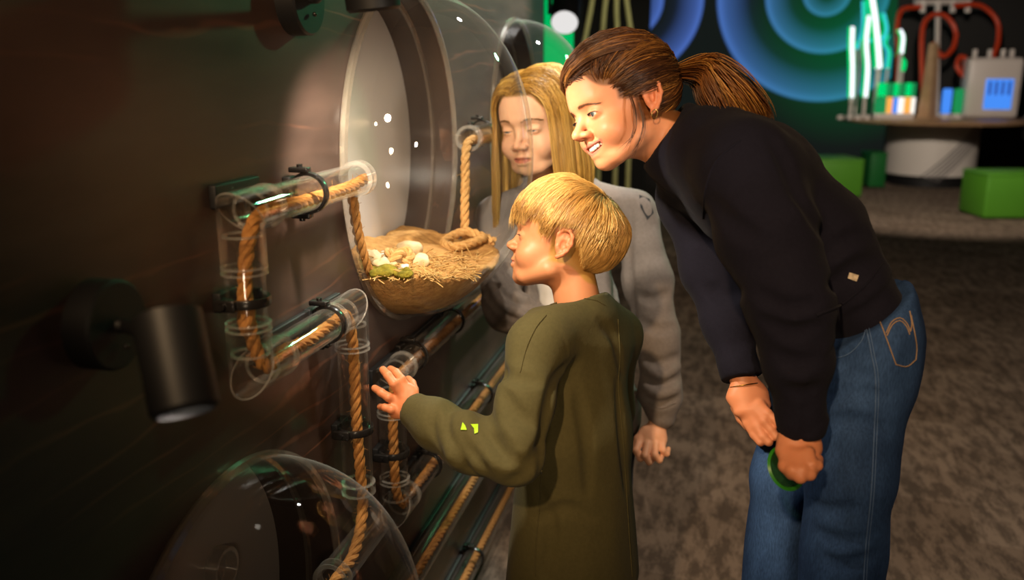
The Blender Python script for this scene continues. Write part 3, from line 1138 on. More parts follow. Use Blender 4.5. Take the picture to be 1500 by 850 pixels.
k = 0
for px, py, s in [(545, 385, .020), (560, 392, .016), (574, 389, .015), (600, 372, .024), (615, 388, .018)]:
    lump(px, py, s, 'husk', 'litter', ['pale husk nearest the near rim of the big dome', 'small pale husk next to the moss', 'pale husk left of the rope knot', 'largest pale husk, behind the rope knot', 'pale husk right of the rope knot'][k], 'husk', 'pale husks on the sand', 20 + k)
    k += 1
k = 0
for px, py, s in [(566, 378, .013), (592, 395, .011)]:
    lump(px, py, s, 'pebble', 'stone', ['white pebble left of the rope knot', 'white pebble in front of the rope knot'][k], 'pebble', 'white pebbles on the sand', 40 + k, .6); k += 1
k = 0
for px, py, s in [(562, 402, .022), (590, 403, .018), (545, 398, .014)]:
    lump(px, py, s, 'moss_clump', 'moss', ['yellow green moss clump near the glass of the big dome', 'dark green moss clump in front of the rope knot', 'small moss clump at the near rim of the big dome'][k], 'moss', 'moss clumps on the sand', 60 + k, .45, .2); k += 1
# loose straw, too many to count
mb = MB()
for k in range(420):
    px, py = rng.uniform(530, 700), rng.uniform(372, 412)
    q = on_sand(px, py)
    if (abs(q[1] - yc) / R) ** 2 + ((q[2] - zc) / R) ** 2 > .95: continue
    d = nrm(A(rng.normal(), rng.normal(), rng.normal() * .25)) * rng.uniform(.006, .02)
    mb.sweep([q + A(0, 0, .002), q + d + A(0, 0, .004), q + d * 2 + A(0, 0, .003)], .0011, 4)
o = mb.build('straw', M['straw'])
tag(o, 'loose dry straw bits scattered over the sand', 'straw', kind='stuff')

# ================================================================= lamps
M['lens'] = emitter('lamp_lens', (1.0, .97, .95), .72)
M['lens_warm'] = emitter('lamp_lens_warm', (1.0, .9, .75), 3.0)


def wall_lamp(base, c0, c1_, r, plate_r, label, glow=None):
    """round wall plate, short arm, open cylindrical shade from c0 (top) to c1_ (bottom)"""
    root = empty('wall_spotlight', base, label, 'wall lamp', 'black cylinder lamps on the plywood wall')
    MB().lathe([(.0005, .030), (plate_r - .003, .030), (plate_r, .027), (plate_r, 0), (.0005, 0)], base, (1, 0, 0), 64).build('wall_plate', M['black'], root)
    t = nrm(np.asarray(c1_) - np.asarray(c0))
    L = np.linalg.norm(np.asarray(c1_) - np.asarray(c0))
    sh = MB().lathe([(r - .003, .002), (r, 0), (r, L - .004), (r - .004, L), (r - .006, L), (r - .006, .02), (r - .003, .02)], c0, t, 64, True)
    sh.build('shade', M['black'], root)
    MB().lathe([(.0005, 0), (r - .004, 0)], np.asarray(c0) + t * .045, t, 48).build('shade_divider', M['black'], root)
    mid = np.asarray(c0) + t * L * .25
    a0 = np.asarray(base) + A(.028, 0, 0)
    MB().sweep([a0, a0 + A(.012, 0, 0), mid - nrm(mid - a0) * (r - .002)], .008, 16).build('arm', M['black'], root)
    MB().ball(a0 + A(.008, .0, -.022), .0035, 10, 8).build('screw', M['black_gloss'], root)
    if glow is not None:
        MB().lathe([(.0005, 0), (r - .007, 0)], np.asarray(c0) + t * (L - .02), t, 48).build('lens', glow, root)
    return root


b0 = on_x(137, 474, XW)
lc0, lc1 = P(244, 462, .774), P(272, 606, .756)
wall_lamp(b0, lc0, lc1, .0292, .047, 'black cylinder lamp tilted on a round plate at the lower left of the wall', M['lens_warm'])
b1 = on_x(426, -2, XW)
k0 = b1 + (lc0 - b0) * 1.05; k1 = k0 + A(.01, .01, -.115)
k1 = P(548, 16, proj(k1)[2]); k0 = k1 + A(-.008, -.012, .11)
wall_lamp(b1, k0, k1, .036, .052, 'black cylinder lamp above the big dome, cut off by the top of the picture', M['lens_warm'])
# hanging spotlight with the white lens, further back
hl = P(827, 33, 4.0)
root = empty('ceiling_spotlight', hl, 'black spotlight with glowing white lens hanging beyond the far dome', 'spotlight')
t = nrm(A(.12, -1, -.75))
MB().lathe([(.062, .0), (.064, -.02), (.064, -.20), (.05, -.22), (.0005, -.22)], hl, t, 40).build('housing', M['black'], root)
MB().lathe([(.0005, -.004), (.056, -.004), (.060, 0)], hl, t, 40).build('lens', M['lens'], root)
MB().cyl(hl - t * .12, A(*(hl - t * .12)[:2], 3.3), .012, n=12).build('stem', M['black'], root)
MB().box(hl - t * .12 + A(-.075, 0, .03), (.012, .05, .12), None, .003).build('yoke', M['black'], root)
# ================================================================= far side of the hall
def ring_panel():
    """luminous wall panel printed with concentric rings"""
    m, nt, out = newmat('lit_ring_print')
    tc = nd(nt, 'ShaderNodeTexCoord')
    sep = nd(nt, 'ShaderNodeSeparateXYZ'); nt.links.new(tc.outputs['Object'], sep.inputs[0])
    def ringset(cx, cz, radii):
        """returns socket: brightness that peaks at each radius and fades inwards"""
        cv = nd(nt, 'ShaderNodeVectorMath', operation='SUBTRACT'); cv.inputs[1].default_value = (cx, 0, cz)
        nt.links.new(tc.outputs['Object'], cv.inputs[0])
        ml = nd(nt, 'ShaderNodeVectorMath', operation='MULTIPLY'); ml.inputs[1].default_value = (1, 0, 1); nt.links.new(cv.outputs[0], ml.inputs[0])
        ln = nd(nt, 'ShaderNodeVectorMath', operation='LENGTH'); nt.links.new(ml.outputs[0], ln.inputs[0])
        rp = nd(nt, 'ShaderNodeValToRGB')
        mx = radii[-1] * 1.05
        mr = nd(nt, 'ShaderNodeMath', operation='DIVIDE'); mr.inputs[1].default_value = mx; nt.links.new(ln.outputs['Value'], mr.inputs[0])
        nt.links.new(mr.outputs[0], rp.inputs[0])
        el = rp.color_ramp.elements
        el[0].position = 0; el[0].color = (.0, .0, .0, 1)
        el[1].position = 1; el[1].color = (0, 0, 0, 1)
        prev = 0
        for r in radii:
            q = r / mx
            e = el.new(prev + (q - prev) * .30); e.color = (.015, .015, .015, 1)
            e = el.new(prev + (q - prev) * .80); e.color = (.30, .30, .30, 1)
            e = el.new(q - .015); e.color = (.52, .52, .52, 1)
            e = el.new(min(q + .004, .999)); e.color = (.0, .0, .0, 1)
            prev = q + .004
        return rp.outputs[0]
    return m, nt, out, tc, sep, ringset


YP = 13.65
cA = on_pl = CO + ray(1212, -12) * ((YP - CO[1]) / ray(1212, -12)[1])
cB = CO + ray(915, 0) * ((YP - CO[1]) / ray(915, 0)[1])
pxm = proj(cA)[2] / F
m, nt, out, tc, sep, ringset = ring_panel()
pc = A(cA[0] + .2, YP, 1.9)
oA = ringset(cA[0] - pc[0], cA[2] - pc[2], [35 * pxm, 88 * pxm, 158 * pxm])
oB = ringset(cB[0] - pc[0], cB[2] - pc[2], [60 * pxm, 120 * pxm])
ad = nd(nt, 'ShaderNodeMix', data_type='RGBA', blend_type='ADD'); ad.inputs[0].default_value = 1
nt.links.new(oA, ad.inputs[6]); nt.links.new(oB, ad.inputs[7])
# blue on the left running to green blue on the right
mr = nd(nt, 'ShaderNodeMapRange'); mr.inputs['From Min'].default_value = -2.0; mr.inputs['From Max'].default_value = .9
nt.links.new(sep.outputs['X'], mr.inputs['Value'])
rp = nd(nt, 'ShaderNodeValToRGB')
rp.color_ramp.elements[0].position = .0; rp.color_ramp.elements[0].color = rgba((.10, .22, .78))
rp.color_ramp.elements[1].position = 1; rp.color_ramp.elements[1].color = rgba((.02, .30, .40))
nt.links.new(mr.outputs[0], rp.inputs[0])
mu = nd(nt, 'ShaderNodeMix', data_type='RGBA', blend_type='MULTIPLY'); mu.inputs[0].default_value = 1
nt.links.new(ad.outputs[2], mu.inputs[6]); nt.links.new(rp.outputs[0], mu.inputs[7])
# green field inside the rings at the right
gr = nd(nt, 'ShaderNodeValToRGB')
gr.color_ramp.elements[0].position = .0; gr.color_ramp.elements[0].color = rgba((.006, .008, .007))
gr.color_ramp.elements[1].position = 1; gr.color_ramp.elements[1].color = rgba((.002, .060, .016))
gv = nd(nt, 'ShaderNodeVectorMath', operation='DISTANCE'); gv.inputs[1].default_value = (cA[0] + .35 - pc[0], 0, cA[2] - .60 - pc[2])
nt.links.new(tc.outputs['Object'], gv.inputs[0])
gm = nd(nt, 'ShaderNodeMapRange'); gm.inputs['From Min'].default_value = 1.55; gm.inputs['From Max'].default_value = .1
nt.links.new(gv.outputs['Value'], gm.inputs['Value'])
nt.links.new(gm.outputs[0], gr.inputs[0])
ad2 = nd(nt, 'ShaderNodeMix', data_type='RGBA', blend_type='ADD'); ad2.inputs[0].default_value = 1
nt.links.new(mu.outputs[2], ad2.inputs[6]); nt.links.new(gr.outputs[0], ad2.inputs[7])
em = nd(nt, 'ShaderNodeEmission'); nt.links.new(ad2.outputs[2], em.inputs[0]); em.inputs[1].default_value = 1.1
nt.links.new(em.outputs[0], out.inputs['Surface'])
xl = (CO + ray(943, 60) * ((YP - CO[1]) / ray(943, 60)[1]))[0]
xr = (CO + ray(1310, 60) * ((YP - CO[1]) / ray(1310, 60)[1]))[0]
v = A(1, 1, 1)
mb = MB().box(((xl + xr) / 2 - pc[0], .05, 0), (xr - xl, .08, 2.7))
o = mb.build('luminous_panel', m, smooth=False)
o.location = pc
o.data.update()
zb = (CO + ray(1200, 262) * ((YP - CO[1]) / ray(1200, 165)[1]))[2]
for q in o.data.vertices:
    q.co.z = (zb if q.co.z < 0 else 3.2) - pc[2]
tag(o, 'dark wall panel glowing with blue and green concentric rings at the far end', 'light panel')

M['pouf'] = principled('green_vinyl', hexc('#447c1e'), .5, spec=.35, noise=(6, .2, hexc('#386c18')), bump=(12, .1, .004))
M['pouf_shaded'] = principled('shaded_green_vinyl', hexc('#16602a'), .5, spec=.35, noise=(6, .2, hexc('#0d4a1e')), bump=(12, .1, .004))  # darker copy of the seat vinyl, with the shade put into its colour
M['drum'] = principled('white_laminate', (.62, .58, .54), .5, noise=(3, .15, (.5, .46, .43)), bump=(20, .05, .002))
M['birch'] = principled('birch_ply', hexc('#b28f6c'), .5, noise=(8, .5, hexc('#8d6a48')), bump=(30, .1, .002))
M['grey_print'] = principled('grey_dots', (.12, .11, .11), .6, noise=(300, .3, (.2, .2, .2)))
M['white_plastic'] = principled('white_plastic', (.66, .60, .57), .35, noise=(6, .1, (.55, .5, .48)))
M['hose'] = principled('orange_hose', hexc('#c8401c'), .35, noise=(20, .3, hexc('#a02c10')))
M['neon'] = emitter('neon_white', (.92, .88, 1.0), 1.5)
M['neon_green'] = emitter('neon_green', (.0, .85, .2), .75)
M['neon_cyan'] = emitter('neon_cyan', (.05, .55, .75), 1.0)
M['led_blue'] = emitter('led_blue', (.06, .25, .85), 1.0)
M['led_white'] = emitter('led_white', (1, .93, .85), 1.1)
M['led_orange'] = emitter('led_orange', (1.0, .42, .08), 1.0)
M['led_green'] = emitter('led_green', (.02, .40, .12), .6)


def pouf(px0, px1, pyb, h, depth, label, mat, rot=0.0):
    a, b = on_z(px0, pyb, 0), on_z(px1, pyb, 0)
    w = np.linalg.norm(b - a)
    ux = nrm(b - a); uy = A(-ux[1], ux[0], 0)
    c = (a + b) / 2 + uy * depth / 2 + A(0, 0, h / 2 + .012)
    root = empty('pouf', (c[0], c[1], 0), label, 'pouf', 'green cube seats around the exhibit table')
    Rm = np.stack([ux, uy, A(0, 0, 1)], 1)
    MB().box(c, (w, depth, h), Rm, .02).build('cushion', M[mat], root)
    MB().box(A(c[0], c[1], .0065), (w * .9, depth * .9, .013), Rm).build('foot', M['black'], root)
    q = c + A(0, 0, h / 2 - .02)
    hw, hd = w / 2 + .001, depth / 2 + .001
    cs = [q + ux * sx * hw + uy * sy * hd for sx, sy in ((-1, -1), (1, -1), (1, 1), (-1, 1))]
    pts = np.vstack([np.linspace(cs[i], cs[(i + 1) % 4], 8, endpoint=False) for i in range(4)])
    MB().sweep(pts, .006, 6, closed=True).build('piping', M[mat], root)


pouf(1440, 1640, 322, .43, .5, 'bright green cube seat at the right edge, nearest to the picture', 'pouf')
pouf(1178, 1262, 290, .42, .6, 'green cube seat behind the back of the woman', 'pouf')
pouf(1272, 1296, 276, .42, .35, 'dark green cube seat in shade behind the white drum', 'pouf_shaded')

# ---- exhibit table on the drum
g = on_z(1368, 276, 0) + A(0.02, .5, 0)
DT = proj(g)[2]
px2m = DT / F
Rd = 62 * px2m
def tp(px, py, dd=0.0):
    return P(px, py, DT + dd)
ztop = tp(1368, 172)[2]
root = empty('exhibit_table', g, 'round white drum table with a wide top carrying glowing tubes', 'table')
MB().lathe([(.001, ztop - .03), (Rd, ztop - .03), (Rd, .14), (.001, .14)], g, (0, 0, 1), 64).build('drum', M['drum'], root)
MB().lathe([(.001, .14), (Rd * .88, .14), (Rd * .88, 0.0), (.001, 0.0)], g, (0, 0, 1), 48).build('plinth', M['black'], root)
MB().lathe([(.001, ztop), (1.12, ztop), (1.14, ztop - .012), (1.12, ztop - .035), (.001, ztop - .035)], g, (0, 0, 1), 72).build('table_top', M['birch'], root)
# printed diagonal band of dots
mb = MB()
for i in range(26):
    for j in range(5):
        u = i / 25
        px = 1336 + u * 68 + j * 5.0 - 2
        py = 252 - u * 72 + j * 1.5
        a = (px - 1367) / 62.0
        if abs(a) > .97: continue
        an = math.asin(a)
        r0 = CR * math.sin(an) + A(sy_, -cy_, 0) * math.cos(an)
        r0[2] = 0; r0 = nrm(r0)
        z = tp(px, py)[2]
        c = A(g[0], g[1], z) + r0 * Rd
        tdir = A(-r0[1], r0[0], 0)
        v = [c + r0 * .008 + tdir * sx * .019 + A(0, 0, sz * .008 + sx * .004) for sx, sz in ((-1, -1), (1, -1), (1, 1), (-1, 1))]
        mb.add(v, [(0, 1, 2, 3)])
mb.build('dot_print', M['grey_print'], root, smooth=False)
for px in (1232, 1246, 1258, 1272, 1290):
    q = tp(px, 155, -.5)
    q[2] = ztop
    MB().cyl(q, q + A(0, 0, .05), .035, n=16).build('socket_block', M['white_plastic'], root)

NG = 'glowing glass tubes on the exhibit table'
def neon(pix, r, label, core='neon', halo='neon_green', dd=-.3):
    pts = crom([tp(x, y, dd) for x, y in pix], 6)
    root = empty('neon_tube', pts[-1], label, 'neon tube', NG)
    MB().sweep(pts, r, 10).build('lit_core', M[core], root)
    off = CR * r * 1.15 + CV * r * .4
    MB().sweep(pts - off, r * .55, 8).build('green_edge', M[halo], root)
    MB().sweep(pts + off, r * .40, 8).build('green_edge', M[halo], root)
    e = pts[-1]
    MB().cyl(A(e[0], e[1], ztop + .001), e, r * .7, n=10).build('stem', M['white_plastic'], root)
neon([(1248, 40), (1247, 70), (1248, 100), (1247, 143)], .030, 'white glowing straight tube with green edge, leftmost on the table')
neon([(1276, -4), (1281, 30), (1285, 70), (1287, 100)], .040, 'tallest white glowing tube on the table', dd=-.25)
neon([(1272, 24), (1268, 60), (1270, 100), (1267, 142)], .030, 'white glowing bent tube between two straight ones', dd=-.42)
neon([(1318, 44), (1322, 55), (1320, 78)], .026, 'short curved white glowing tube right of the tall one')
neon([(1266, 2), (1266, 40), (1262, 60)], .022, 'green glowing tube behind the tall white one', 'neon_green', 'neon_cyan', -.05)
neon([(1300, 52), (1296, 64), (1302, 76), (1300, 100)], .022, 'green squiggle tube beside the tall white one', 'neon_green', 'neon_cyan', -.05)
neon([(1294, 20), (1298, 44), (1290, 56), (1260, 62), (1254, 72)], .024, 'blue green arch tube behind the white tubes', 'neon_cyan', 'neon_green', .1)
neon([(1314, 80), (1324, 90), (1322, 104)], .022, 'small green hook shaped tube on the table', 'neon_green', 'neon_green', -.05)
k = 0
for px, w, mt, lab in [(1290, 16, 'led_green', 'green glowing box at the left of the row'), (1301, 12, 'led_orange', 'orange glowing box beside the green one'), (1311, 8, 'led_blue', 'blue glowing box in the middle of the row'),
                       (1319, 9, 'led_white', 'white glowing box in the row'), (1329, 10, 'led_orange', 'orange glowing box in the right half of the row'), (1337, 6, 'led_white', 'narrow white glowing box at the right end of the row')]:
    q = tp(px, 150, -.45); q[2] = ztop
    h = 22 * px2m
    root = empty('light_box', q, lab, 'light box', 'row of coloured light boxes on the table')
    MB().box(q + A(0, 0, h / 2 + .07), (w * px2m * .95, .06, h), None, .006).build('lit_face', M[mt], root)
    MB().box(q + A(0, 0, .035), (w * px2m, .09, .07), None, .004).build('base', M['white_plastic'], root)
    MB().box(q + A(0, 0, .07 + h + .09), (w * px2m * .7, .05, .16), None, .004).build('green_cap', M['neon_green'] if k % 2 == 0 else M['led_green'], root)
    k += 1
for px, mt, lab in [(1386, 'led_blue', 'blue glowing jar right of the wooden post'), (1403, 'led_green', 'green glowing jar beside the white apparatus')]:
    q = tp(px, 155, -.3); q[2] = ztop
    root = empty('glowing_jar', q, lab, 'jar', 'glowing jars on the table')
    MB().lathe([(.001, 0), (.05, 0), (.055, .1), (.055, .28), (.045, .30), (.001, .30)], q + A(0, 0, .06), (0, 0, 1), 24).build('glass_body', M[mt], root)
    MB().cyl(q, q + A(0, 0, .06), .08, n=24).build('base', M['white_plastic'], root)
# wooden post leaning, pole with pegs and rig on top
a, b = tp(1358, 168, -.5), tp(1368, 64, -.5)
a[2] = ztop + .003
root = empty('wooden_post', a, 'pale leaning wooden post on the exhibit table', 'post')
MB().cyl(a, b, .11, .055, n=4).build('post', M['birch'], root, smooth=False)
MB().box(a + A(0, 0, .015), (.3, .2, .024), None, .005).build('base', M['birch'], root)
a = tp(1374, 150, 0); a[2] = ztop + .002
root = empty('peg_mast', a, 'white mast with pegged crossbar rising from the exhibit table', 'mast')
top = tp(1374, 4, 0)
MB().cyl(a, top, .032, n=12).build('mast', M['white_plastic'], root)
bl, br = tp(1340, 3, 0), tp(1420, 3, 0)
MB().cyl(bl, br, .035, n=12).build('crossbar', M['white_plastic'], root)
for px in (1352, 1374, 1396, 1418):
    c = tp(px, 10, 0)
    MB().cyl(c + A(0, 0, .09), c - A(0, 0, .07), .036, n=12).build('peg', M['white_plastic'], root)
HG = 'orange hoses of the exhibit table'
def hose(pix, label, r=.030, dds=None):
    pts = crom([tp(x, y, (dds[i] if dds else -.1)) for i, (x, y) in enumerate(pix)], 8)
    o = MB().sweep(pts, r, 10).build('hose', M['hose'])
    tag(o, label, 'hose', HG)
hose([(1352, 10), (1322, 14), (1314, 40), (1316, 90), (1312, 168)], 'dark orange hose hanging left of the mast', dds=[0, 0, 0, -.1, -.3])
hose([(1398, 8), (1436, 8), (1460, 30), (1462, 60), (1454, 86)], 'orange hose arching from the crossbar down to the white apparatus')
hose([(1352, 150), (1350, 90), (1352, 40), (1366, 22), (1386, 24), (1400, 46), (1396, 70), (1380, 82), (1366, 62)], 'orange hose looped behind the wooden post', dds=[-.1] * 9)
hose([(1424, 122), (1412, 112), (1402, 98), (1406, 84), (1414, 86), (1412, 104)], 'short orange hose curled at the side of the white apparatus')
# white apparatus with blue display
c = tp(1450, 130, -.2); c[2] = ztop + .003
w, h = 72 * px2m, 84 * px2m
root = empty('display_apparatus', c, 'white table apparatus with a lit blue screen and pegs on top', 'apparatus')
MB().box(c + A(0, 0, h / 2), (w, .34, h), None, .05).build('housing', M['white_plastic'], root)
fc = c + A(.06, -.172, h * .40)
MB().box(fc, (w * .5, .014, h * .5), None, .004).build('screen', M['led_blue'], root)
mb = MB()
for i in range(4):
    mb.box(fc + A(-w * .17 + i * w * .115, -.009, h * .10), (w * .05, .004, h * .22), None)
mb.build('screen_figure', principled('screen_ink', (.02, .05, .25), .4, noise=(30, .3, (.03, .08, .3)), emit=(.02, .06, .35), estr=.6), root, smooth=False)
for dx in (-.22, -.05, .1, .2):
    MB().cyl(c + A(dx, 0, h - .01), c + A(dx, 0, h + .10), .028, n=12).build('peg', M['white_plastic'], root)
q = tp(1480, 158, -.3); q[2] = ztop
# narrow wing of the table top to the right
root = empty('side_shelf', A(q[0] + .6, q[1], ztop), 'flat table wing with a bluish top at the right edge', 'shelf')
MB().box((q[0] + .9, q[1] + .25, ztop - .015), (1.2, .5, .04), None, .008).build('shelf_board', M['drum'], root)
MB().cyl((q[0] + 1.2, q[1] + .25, 0), (q[0] + 1.2, q[1] + .25, ztop - .03), .04, n=16).build('leg', M['black'], root)

# ---- things beyond the end of the plywood wall
M['strand'] = principled('pale_cord', hexc('#cdc98a'), .6, noise=(10, .3, hexc('#7f7a48')))
M['green_glow'] = emitter('green_strip', (.0, .42, .10), 1.0)
k = 0
for pix, lab in [([(872, -30), (866, 10), (858, 52), (850, 90)], 'pale hanging cord nearest the white lens'), ([(892, -30), (886, 10), (882, 60), (880, 90)], 'second pale hanging cord from the white lens'),
                 ([(904, -30), (903, 20), (906, 70)], 'third pale hanging cord from the white lens'), ([(914, -30), (919, 10), (926, 60)], 'pale hanging cord nearest the ring panel')]:
    pts = crom([P(x, y, 6.5) for x, y in pix], 6)
    top = pts[0].copy(); top[2] = 3.3
    low = pts[-1].copy(); low[2] = 0.0; low = low * 1.0
    pts = np.vstack([top, pts, [pts[-1] + A(0, 0, -.4)], [A(pts[-1][0], pts[-1][1], .005)]])
    o = MB().sweep(resample(pts, .05), .019, 10).build('hanging_cord', M['strand'])
    tag(o, lab, 'cord', 'pale cords behind the woman'); k += 1
for px, w, D, lab in [(819, .17, 5.2, 'wide green light strip behind the white lens'), (935, .10, 9.0, 'dim green light strip beside the ring panel')]:
    q = P(px, 20, D)
    root = empty('light_strip', A(q[0], q[1], 0), lab, 'light strip', 'upright green light strips')
    MB().box(A(q[0], q[1], 1.6), (w, .04, 3.2), None, .004).build('lit_tube', M['green_glow'], root)
    MB().box(A(q[0], q[1] + .03, 1.6), (w * 1.5, .03, 3.2), None, .004).build('back_channel', M['black'], root)
q = P(862, 40, 8.0)
o = MB().box((q[0] - .1, q[1] + .3, 1.6), (1.25, .10, 3.2)).build('wall_partition', M['dark_wall'], smooth=False); struct(o)
# ================================================================= people : heads
class Frame:
    def __init__(s, c, fwd, up, scale):
        s.c = np.asarray(c, float)
        y = nrm(fwd); z = nrm(np.asarray(up) - y * (np.asarray(up) @ y)); x = np.cross(y, z)
        s.R = np.stack([x, y, z], 1); s.s = scale

    def w(s, p):
        return s.c + (np.asarray(p, float) * s.s) @ s.R.T

    def l(s, p):
        return ((np.asarray(p, float) - s.c) @ s.R) / s.s


def camdir(r, u, v):
    return nrm(CR * r + CU * u + CV * v)


def skin_mat(name, col):
    return principled(name, col, .48, spec=.35, attr=True, sss=.12, bump=(260, .08, .0006), noise=(18, .12, (col[0] * .9, col[1] * .62, col[2] * .55)))


def head_body(kid=False, smile=0.0, mouth_open=0.0, lids=.5, nose_up=0.0, mouth_up=0.0):
    """implicit head in its own frame: X right, Y forward, Z up, ears at the origin"""
    b = Body()
    ck = 1.0 if not kid else 1.0
    # skull
    b.add(Ell((0, -.006, .044), (.072, .094, .080)), 0)
    b.add(Ell((0, .030, .046), (.060, .060, .060)), .03)
    b.add(Ell((0, .036, -.018), (.056, .048, .058)), .025)
    b.add(ECap((0, .002, -.046), (0, .056, -.072), (1, 0, 0), (.050, .030), (.030, .021)), .025)
    b.add(Cap((0, .068, -.082), (0, .066, -.078), .0165, .018), .018)
    for s in (-1, 1):
        b.add(Cap((s * .047, .012, -.055), (s * .028, .056, -.078), .016, .014), .02)          # jaw line
        b.add(Ell((s * .036, .056, -.026), (.022, .021, .019)), .022)                           # cheek
        if kid or smile:
            b.add(Ell((s * .036, .058, -.038), (.019, .018, .019)), .02)
        b.add(Cap((s * .010, .0835, .031), (s * .040, .070, .031), .0085, .008), .014)          # brow
    # eye hollows
    for s in (-1, 1):
        b.sub(Ell((s * .031, .096, .010), (.019, .017, .0125)), .014)
    # nose
    nb = .0055 if not kid else .0048
    nt = .1085 if not kid else .1035
    lk = 0.0 if not kid else .0022
    b.add(Cap((0, .080, .022), (0, nt - .006, -.018 + nose_up), nb, nb + .0028), .010)
    b.add(Cap((0, nt - .002, -.0235 + nose_up), (0, nt - .006, -.026 + nose_up), .0088 if not kid else .0086, .0085), .007)
    for s in (-1, 1):
        b.add(Ell((s * .0120, .0935, -.0275 + nose_up), (.0075, .0095, .0072)), .006)
        b.sub(Ell((s * .0060, .0995, -.0350 + nose_up), (.0034, .0050, .0034)), .003)
    b.add(Cap((0, .088, -.036 + nose_up), (0, .086, -.045 + mouth_up), .0045, .005), .010)                           # philtrum
    # mouth mound and lips
    b.add(Ell((0, .066, -.056 + mouth_up), (.028, .022, .020)), .016)
    w = .022 + .014 * smile
    wr_ = .016 + .010 * smile
    up = .0062 * smile
    op = mouth_open
    def lip(z0, y0, r, dz):
        pts = []
        for t in np.linspace(-1, 1, 9):
            pts.append(A(w * t, y0 - wr_ * t * t, z0 + dz * (1 - t * t) + up * t * t * 1.6 + .0006 * math.cos(t * 9)))
        rr = [r * (1 - .55 * abs(t) ** 2) for t in np.linspace(-1, 1, 9)]
        b.chain(pts, rr, .004)
    lip(mouth_up - .0530 + op * .10, .0868 + lk, .0042 + lk * .5, .0010)
    lip(mouth_up - .0600 - op * .55, .0850 + lk - op * .25, .0052 + lk * .4, -.0012 - op * .45)
    # parting of the lips
    n = 11
    pts, rr = [], []
    for t in np.linspace(-1, 1, n):
        pts.append(A(w * .97 * t, .0925 + lk - (wr_ + .001) * t * t, mouth_up - .0566 + up * t * t * 1.5 - op * .22 * (1 - t * t)))
        rr.append(.0014 + op * .52 * (1 - t * t) ** .8)
    for i in range(n - 1):
        b.sub(Cap(pts[i], pts[i + 1], rr[i], rr[i + 1]), .0015)
        if op:
            b.sub(Cap(pts[i] - A(0, .012, 0), pts[i + 1] - A(0, .012, 0), rr[i], rr[i + 1]), .0015)
    if smile:
        for s in (-1, 1):   # fold from nose to mouth corner
            b.sub(Cap((s * .019, .088, -.030), (s * .034, .071, -.050), .0016, .0012), .006)
            b.add(Ell((s * .034, .066, -.030), (.015, .013, .013)), .014)
    # lids
    for s in (-1, 1):
        b.add(Ell((s * .031, .0725, .0095), (.0155, .0130, .0122)), .004)
        # opening
        oh = .0012 + .0042 * lids
        b.sub(Ell((s * .0312, .0875, .0085 - .0016 * (1 - lids)), (.0136, .0115, oh)), .0012)
        b.sub(Cap((s * .020, .0870, .0145 + .002 * lids), (s * .042, .0800, .0150 + .002 * lids), .0010), .0025)
    # ears
    for s in (-1, 1):
        def e(y, z, out=0.0):
            return A(s * (.0715 + out), y, z)
        b.add(Ell(e(-.009, .004, .004), (.0050, .0150, .0275), None), .006)
        rim = [e(.004, .008, .004), e(.003, .022, .007), e(-.006, .031, .010), e(-.017, .030, .012), e(-.0245, .020, .013), e(-.0250, .006, .012), e(-.0190, -.008, .009), e(-.011, -.018, .007), e(-.003, -.024, .005)]
        b.chain(rim, [.003, .0032, .0034, .0036, .0036, .0034, .0032, .0042, .005], .003)
        b.sub(Ell(e(-.0100, .002, .0125), (.0092, .0085, .0125)), .003)
        b.sub(Ell(e(-.0125, .020, .0125), (.0055, .0065, .0060)), .003)
        b.chain([e(-.0185, .016, .009), e(-.0165, .004, .009), e(-.0115, -.008, .008)], [.0022, .0026, .0022], .003)   # inner fold
        b.add(Cap(e(.001, -.001, .006), e(.000, -.006, .006), .0032), .003)                                           # tragus
    return b


def sm(a, b, x):
    t = np.clip((x - a) / (b - a), 0, 1)
    return t * t * (3 - 2 * t)


def head_cols(v, skin, hair, hairline, smile=0.0, lip=None, blush=.35, mouth_up=0.0):
    """true colours of skin, lips and scalp by place on the head"""
    skin = np.asarray(skin); lip = np.asarray(lip if lip is not None else skin * A(.86, .52, .48))
    c = np.repeat(skin[None], len(v), 0)
    x, y, z = v.T
    # cheeks and nose tip a little redder
    for cx in (-.038, .038):
        g = np.exp(-(((x - cx) / .022) ** 2 + ((y - .06) / .03) ** 2 + ((z + .03) / .022) ** 2))
        c = c * (1 - (g * blush)[:, None] * (1 - A(1, .72, .66)))
    g = np.exp(-((x / .012) ** 2 + ((y - .108) / .02) ** 2 + ((z + .025) / .014) ** 2))
    c = c * (1 - (g * blush)[:, None] * (1 - A(1, .75, .70)))
    g = sm(.070, .078, np.abs(x)) * (np.abs(z - .003) < .04)
    c = c * (1 - (g * .6)[:, None] * (1 - A(1, .70, .64)))
    # lips
    w = .022 + .014 * smile
    t = np.clip(x / w, -1, 1)
    zc = mouth_up - .0566 + .0093 * smile * t * t
    hh = .0078 * (1 - .75 * t * t) + .005 * (smile > 0) * (1 - t * t)
    m = sm(1.12, .92, np.abs(z - zc + .001) / np.maximum(hh, .0012)) * sm(1.02, .94, np.abs(x) / w) * (y > .060)
    c = c * (1 - m[:, None]) + np.asarray(lip)[None] * m[:, None]
    hm = hairline(v)
    c = c * (1 - hm[:, None]) + np.asarray(hair)[None] * hm[:, None]
    return c


